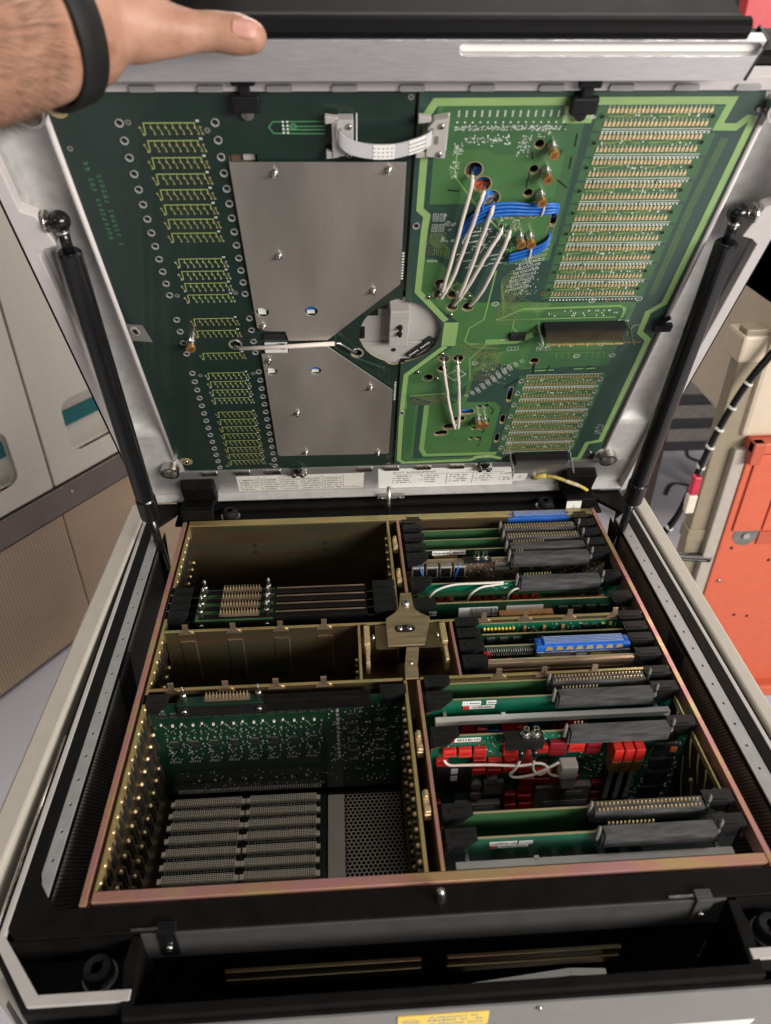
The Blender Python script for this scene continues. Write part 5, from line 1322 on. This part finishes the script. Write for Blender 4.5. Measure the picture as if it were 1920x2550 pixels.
# ================================================================== HAND
def limb(mb, chain, step=3.0):
    """chain of (point, radius, flatten) -> overlapping balls"""
    for (p, r, *a), (q, s, *b) in zip(chain[:-1], chain[1:]):
        p, q = Vector(p), Vector(q); n = max(2, int((q-p).length/step))
        for i in range(n+1):
            t = i/n; mb.ball(tuple(p.lerp(q, t)), r+(s-r)*t, 16, 10)
PR = thing('person', 'bare left forearm and hand gripping the lid edge, black wristband', 'person', (-187, 206, 500))
HO = Vector((-187, 206, 500))
def hp(x, y, z): return (x-HO.x, y-HO.y, z-HO.z)
m = MB()
W1 = hp(-188, 206, 506)
# forearm as two side by side chains (oval section), widening towards the elbow
for dx, dy, dz, k in ((0, 4, 10, 1), (-2, -6, -9, 1), (0, 0, 0, 1.02)):
    limb(m, [(hp(-186+dx, 206+dy, 503+dz), 25*k), (hp(-207+dx*1.4, 166+dy*1.4, 502+dz*1.4), 27*k), (hp(-230+dx*1.6, 112+dy*1.6, 503+dz*1.6), 32*k), (hp(-268+dx*1.8, 20+dy*1.8, 496+dz*1.8), 37*k), (hp(-310+dx*2, -80+dy*2, 480+dz*2), 40*k)], 5)
# back of the hand and palm
for a, r0, r1 in (((-158, 236, 521), 24, 13), ((-176, 240, 524), 25, 13), ((-194, 244, 522), 24, 12), ((-210, 250, 516), 21, 11)):
    limb(m, [(hp(-187, 208, 505), r0), (hp(*[(p+q)/2 for p, q in zip(a, (-187, 208, 505))]), (r0+r1)/2+1.5), (hp(*a), r1)], 4)
# thumb: metacarpal, proximal, distal
limb(m, [(hp(-182, 209, 503), 23), (hp(-163, 217, 499), 18.5), (hp(-143, 225, 496.5), 13.2), (hp(-132, 228.5, 496), 10.6), (hp(-120, 231, 496), 10.6), (hp(-108, 230.5, 494.5), 10.9), (hp(-100, 230, 493.4), 8.8)], 2.5)
fing = {'i': [(-151, 240, 519), (-134, 277, 541), (-127, 318, 543), (-126, 338, 531)], 'm': [(-171, 240, 524), (-157, 276, 547), (-151, 321, 548), (-149, 339, 534)],
        'r': [(-193, 245, 522), (-183, 277, 543), (-177, 321, 543), (-175, 336, 530)], 'p': [(-211, 254, 517), (-207, 278, 532), (-201, 313, 533), (-199, 331, 526)]}
for k, P in fing.items():
    rr = (10.5, 9.5, 8.6, 7.4) if k != 'p' else (9, 8, 7.4, 6.4)
    limb(m, [(hp(*p), r) for p, r in zip(P, rr)], 2.5)
hand = obj('arm_and_hand', m, 'skin', PR)
rm = hand.modifiers.new('remesh', 'REMESH'); rm.mode = 'VOXEL'; rm.voxel_size = 1.7*S; rm.use_smooth_shade = True
sm = hand.modifiers.new('smooth', 'SMOOTH'); sm.factor = .5; sm.iterations = 7
# thumbnail facing the camera and the light
tn = Vector(hp(-103.2, 230, 494)); vdir = (CAM-HO-tn).normalized(); vdir = (vdir+Vector((0, 0, .55))).normalized()
ax = (Vector(hp(-100, 230, 493.4))-Vector(hp(-120, 231, 496))).normalized(); ax = (ax-vdir*ax.dot(vdir)).normalized(); sd = vdir.cross(ax)
m = MB(); gx, gy = 12, 10
for i in range(gx+1):
    for j in range(gy+1):
        a = -1+2*i/gx; b2 = -1+2*j/gy
        k = (1-abs(b2)**3*.12); lx = a*7.2*k; ly = b2*5.9*(1-.22*max(0, a)**3-.12*max(0, -a)**3)
        hgt = 10.0-(ly*ly)/16-(max(0, lx-1)**2)/26
        m.v.append(tuple(tn+ax*(lx-.5)+sd*ly+vdir*hgt))
for i in range(gx):
    for j in range(gy):
        q = (i*(gy+1)+j, (i+1)*(gy+1)+j, (i+1)*(gy+1)+j+1, i*(gy+1)+j+1); m.f.append(q); m.m.append(0)
nl = obj('thumbnail', m, 'nail', PR, smooth=True); so = nl.modifiers.new('solid', 'SOLIDIFY'); so.thickness = .5*S; so.offset = -1
# wristband, an oval loop round the wrist
m = MB(); wc = Vector(hp(-200.5, 181, 502)); wax = Vector((-21, -40, -7)).normalized(); e1 = (Vector((0, .35, 1))-wax*Vector((0, .35, 1)).dot(wax)).normalized(); e2 = wax.cross(e1)
NB = 48
for i in range(NB):
    a = 2*math.pi*i/NB; d = e1*math.cos(a)*37.5+e2*math.sin(a)*28.5
    for r_, h_ in ((1.0, -8.2), (1.04, -7.4), (1.04, 7.4), (1.0, 8.2)): m.v.append(tuple(wc+d*r_+wax*h_))
for i in range(NB):
    j = (i+1) % NB
    for k in range(3): m.f.append((4*i+k, 4*i+k+1, 4*j+k+1, 4*j+k)); m.m.append(0)
wb = obj('wristband', m, 'rubber', PR, smooth=True); so = wb.modifiers.new('solid', 'SOLIDIFY'); so.thickness = 2*S
# arm hair
m = MB(); rg = random.Random(5); a0 = Vector(hp(-211, 157, 502)); a1 = Vector(hp(-275, 0, 496)); axf = (a1-a0).normalized()
f1 = axf.orthogonal().normalized(); f2 = axf.cross(f1)
for i in range(9000):
    t = rg.random(); c = a0.lerp(a1, t); a = rg.uniform(0, 2*math.pi); r_ = 31+13*t
    d = f1*math.cos(a)+f2*math.sin(a); p = c+d*(r_+4+ (8+6*t)*abs(d.z)); q = p+axf*rg.uniform(-9, -3)+d*rg.uniform(.3, 2.2)+f1.cross(d)*rg.uniform(-3, 3)
    s_ = axf.cross(d)*rg.uniform(.06, .13); m.quadface([tuple(p-s_-d*5), tuple(p+s_-d*5), tuple(q)])
obj('arm_hair', m, 'hair', PR, kind='stuff')

# ================================================================== BACKGROUND
# cabinet on the left
CD = Vector((0.5633, 0.8262, 0)); CNn = Vector((0.8262, -0.5633, 0))
CMW = Matrix(((CD.x, -CNn.x, 0, -.915), (CD.y, -CNn.y, 0, 1.034), (0, 0, 1, -.92), (0, 0, 0, 1)))
CAB = thing('equipment_cabinet', 'white cabinet on the left, teal striped handles and brown mesh base', 'cabinet', mw=CMW)
def cb_(name, mb, mats, parent=CAB, **k): return obj(name, mb, mats, parent, **k)
Z = 920
m = MB(); m.box(-700, 1100, 30, 500, 20, 1900); cb_('carcass', m, 'mid_gear')
def door(s0, s1, r0, r1):
    m = MB(); out = [(s0, 455), (s1, 455), (s1, 1900), (s0, 1900)]
    rec = rrect(r0, r1, 513, 648, 26)
    m.slab(out, [rec], 0, 12); m.v = [(a, 12-c, b) for a, b, c in m.v]
    d = cb_('door', m, 'cabinet_white', bevel=1.5)
    m = MB(); m.slab(rec, [], 0, 1.0); m.v = [(a, 26-c, b) for a, b, c in m.v]; k = obj('handle_recess', m, 'cabinet_white', d)
    n = len(rec); m = MB()
    for i in range(n):
        a, b2 = rec[i], rec[(i+1) % n]; m.quadface([(a[0], 1, a[1]), (b2[0], 1, b2[1]), (b2[0], 26, b2[1]), (a[0], 26, a[1])])
    obj('recess_side', m, 'cabinet_white', d, smooth=True)
    m = MB(); m.box(r0+1, r1-1, 20, 24.5, 575, 612); obj('teal_stripe', m, 'teal', d)
    return d
door(-306, 291, 60, 216); door(297, 900, 366, 524)
m = MB(); m.box(-306, 900, -6, 12, 380, 448); bnd = cb_('lower_band', m, 'dark_band', bevel=3)
for s_ in (332, 560): put('screw', SCREW_L, bnd, (s_, -6, 425), (math.pi/2, 0, 0))
m = MB(); m.box(-306, 291, -2, 12, 12, 376); cb_('mesh_base', m, 'brown_mesh'); m = MB(); m.box(295, 900, -2, 12, 12, 376); cb_('mesh_base', m, 'brown_mesh')
# tan column and grey post right
CO_ = thing('support_column', 'tan sheet metal column standing on floor beside the cable bundle', 'column', (676, 930, -965))
m = MB(); m.box(-39, 22, -30, 0, 0, 1010); obj('front_face', m, 'column_tan', CO_, bevel=3)
m = MB(); m.box(-43, 24, -34, 30, 950, 1000); cap = obj('top_collar', m, 'cream', CO_, bevel=6)
m = MB(); m.tube([(-24, -8, 1000), (-24, -8, 1006)], 15, 20); obj('collar_hole', m, 'mid_gear', cap)
for x, z in ((-20, 560), (-20, 470), (-20, 380), (14, 560), (14, 470), (14, 380)):
    m = MB(); m.tube([(x, -30.4, z), (x, -30, z)], 2.2, 10); obj('punched_hole', m, 'hole', CO_)
m = MB(); m.box(-42, 24, -33, 2, 560, 590); obj('lower_step', m, 'column_tan', CO_, bevel=2)
m = MB(); m.box(8, 22, -36, -30.5, 618, 624); obj('cable_tie_end', m, 'label_yellow', CO_)
# orange machine
OM = thing('orange_machine', 'orange panelled machine with cream upper cover at right', 'machine', (930, 880, -925))
m = MB(); m.box(-258, -232, 4, 40, 0, 742); obj('grey_post', m, 'post_grey', OM, bevel=3)
m = MB(); m.box(-232, 300, 0, 30, 120, 742); op = obj('orange_panel', m, 'orange', OM, bevel=3)
m = MB(); m.box(-236, 300, -14, 30, 742, 765); obj('panel_top_fold', m, 'orange', OM, bevel=3)
m = MB(); m.box(-236, -214, -16, 4, 720, 765); obj('panel_corner', m, 'orange_shade', OM, bevel=2)
for x0_, x1_ in ((-218, -162), (-158, 300)):
    m = MB(); m.box(x0_, x1_, -5, 1, 560, 735); obj('upper_cover_plate', m, 'orange', OM, bevel=1.5)
m = MB(); m.box(-160, 300, -4, 1, 525, 556); obj('fold_line', m, 'orange_shade', OM, bevel=1)
m = MB(); m.tube([(-186, -1, 548), (-186, 6, 548)], 26, 28); k = obj('recessed_cup', m, 'mid_gear', OM); m = MB(); m.tube([(-186, -6, 548), (-186, -1, 548)], 7, 14); obj('cup_bolt', m, 'steel', k)
for x, z in ((-206, 515), (-118, 480), (-150, 330), (-120, 325), (-112, 505), (-150, 150), (-60, 330), (-60, 500)):
    m = MB(); m.tube([(x, -.5, z), (x, .5, z)], 3.6, 10); obj('panel_hole', m, 'hole', op)
put('screw', SCREW_L, op, (-210, -.5, 430), (math.pi/2, 0, 0))
m = MB(); m.box(-250, 300, -26, 30, 90, 124); obj('bottom_skirt', m, 'orange', OM, bevel=6)
m = MB(); m.box(-252, 300, 10, 300, 766, 1180); obj('cream_cover', m, 'cream', OM, bevel=8)
m = MB(); m.box(-252, 300, 26, 320, 1000, 1260); obj('upper_housing', m, 'post_grey', OM, bevel=8)
# cable bundle hanging along the column
def px_cable(name, label, pts, r, n, mt, group=None, ties=()):
    t = thing(name, label, 'cables', pts[-1], group); b = Vector(pts[-1]); rg = random.Random(2)
    for k in range(n):
        off = Vector((rg.uniform(-1, 1), rg.uniform(-1, 1), rg.uniform(-1, 1)))*r*1.25
        m = MB(); m.tube(smooth_path([Vector(p)-b+off*rg.uniform(.5, 1.2) for p in pts], 6), r, 7); obj('cable', m, mt[k % len(mt)], t, smooth=True)
    sp = smooth_path([Vector(p)-b for p in pts], 6)
    for i in ties:
        d = (sp[i+1]-sp[i]).normalized(); m = MB(); m.tube([sp[i]-d*2, sp[i]+d*2], r*2.35, 14); obj('cable_tie', m, 'silk', t)
    return t
CBN = px_cable('cable_bundle', 'black and grey cable bundle with white ties running down the column', [(800, 860, 330), (748, 866, 160), (694, 868, 50), (648, 870, -40), (622, 872, -130), (610, 874, -200), (604, 876, -260), (592, 880, -330), (572, 890, -400), (600, 890, -430), (690, 885, -440)], 3.6, 5, ['rubber', 'mid_gear', 'black_gloss'], ties=(8, 13, 18, 21, 24, 27, 31, 44))
m = MB(); m.box(-8, 8, -8, 8, -20, 20); pk = thing('cable_plug', 'pink and beige inline plug hanging at the cable bundle', 'plug', (603, 868, -245))
obj('pink_sleeve', m, 'pink_plug', pk, bevel=3); m = MB(); m.box(-9, 9, -8, 8, -62, -21); obj('beige_plug', m, 'tan_plastic', pk, bevel=3)
# clutter far behind between lid and column
for lab, x0, x1, y0, y1, z0, z1, mt in (('dark equipment box on floor far behind the right strut', 760, 1250, 1750, 2100, -700, -420, 'dark_gear'), ('grey equipment housing far behind, above the dark box', 700, 1300, 1800, 2200, -400, 120, 'mid_gear')):
    t = thing('equipment_box', lab, 'equipment', ((x0+x1)/2, (y0+y1)/2, -925)); cx, cy = (x0+x1)/2, (y0+y1)/2
    m = MB(); m.box(x0-cx, x1-cx, y0-cy, y1-cy, z0+925, z1+925); bo = obj('body', m, mt, t, bevel=8)
    for k in range(3):
        z = z0+925+(z1-z0)*(k+.5)/3.4; m = MB(); m.box(x0-cx+10, x1-cx-10, y0-cy-6, y0-cy+2, z, z+(z1-z0)*.16); obj('shelf_front', m, 'mid_gear' if mt == 'dark_gear' else 'dark_gear', bo, bevel=2)
    for sx in (x0-cx+20, x1-cx-40): 
        m = MB(); m.box(sx, sx+20, y0-cy+20, y0-cy+40, 0, z0+925); obj('foot', m, 'dark_gear', t)
px_cable('floor_cable', 'thin dark cables curling on the pale floor behind the column', [(1060, 1830, -918), (1120, 1900, -918), (1230, 1860, -918), (1320, 1990, -918), (1240, 2080, -918), (1300, 2200, -918)], 4, 2, ['dark_gear'])
px_cable('hanging_cable', 'loose dark cables hanging in front of the far grey housing', [(905, 1600, 150), (900, 1600, -60), (930, 1600, -190), (980, 1610, -230), (1010, 1610, -120)], 5, 3, ['dark_gear', 'mid_gear'])
px_cable('hanging_cable', 'pale thin wire dangling high beside the tan column', [(1010, 1500, 240), (985, 1500, 60), (960, 1500, -60), (975, 1500, -140)], 3, 1, ['silk'])
RP = thing('red_panel', 'red panel high at the top right behind the lid', 'panel', (900, 1250, -925))
m = MB(); m.box(-230, 500, 0, 30, 1352, 1900); obj('panel_face', m, 'red_panel', RP, bevel=3)
m = MB(); m.box(-240, 500, 4, 40, 1325, 1351); obj('lower_frame', m, 'dark_gear', RP, bevel=2)
m = MB(); m.box(-240, 500, 10, 60, 1100, 1324); obj('grey_frame', m, 'post_grey', RP, bevel=3)
for x in (-200, 400):
    m = MB(); m.box(x, x+40, 40, 80, 0, 1100); obj('stand_leg', m, 'mid_gear', RP)
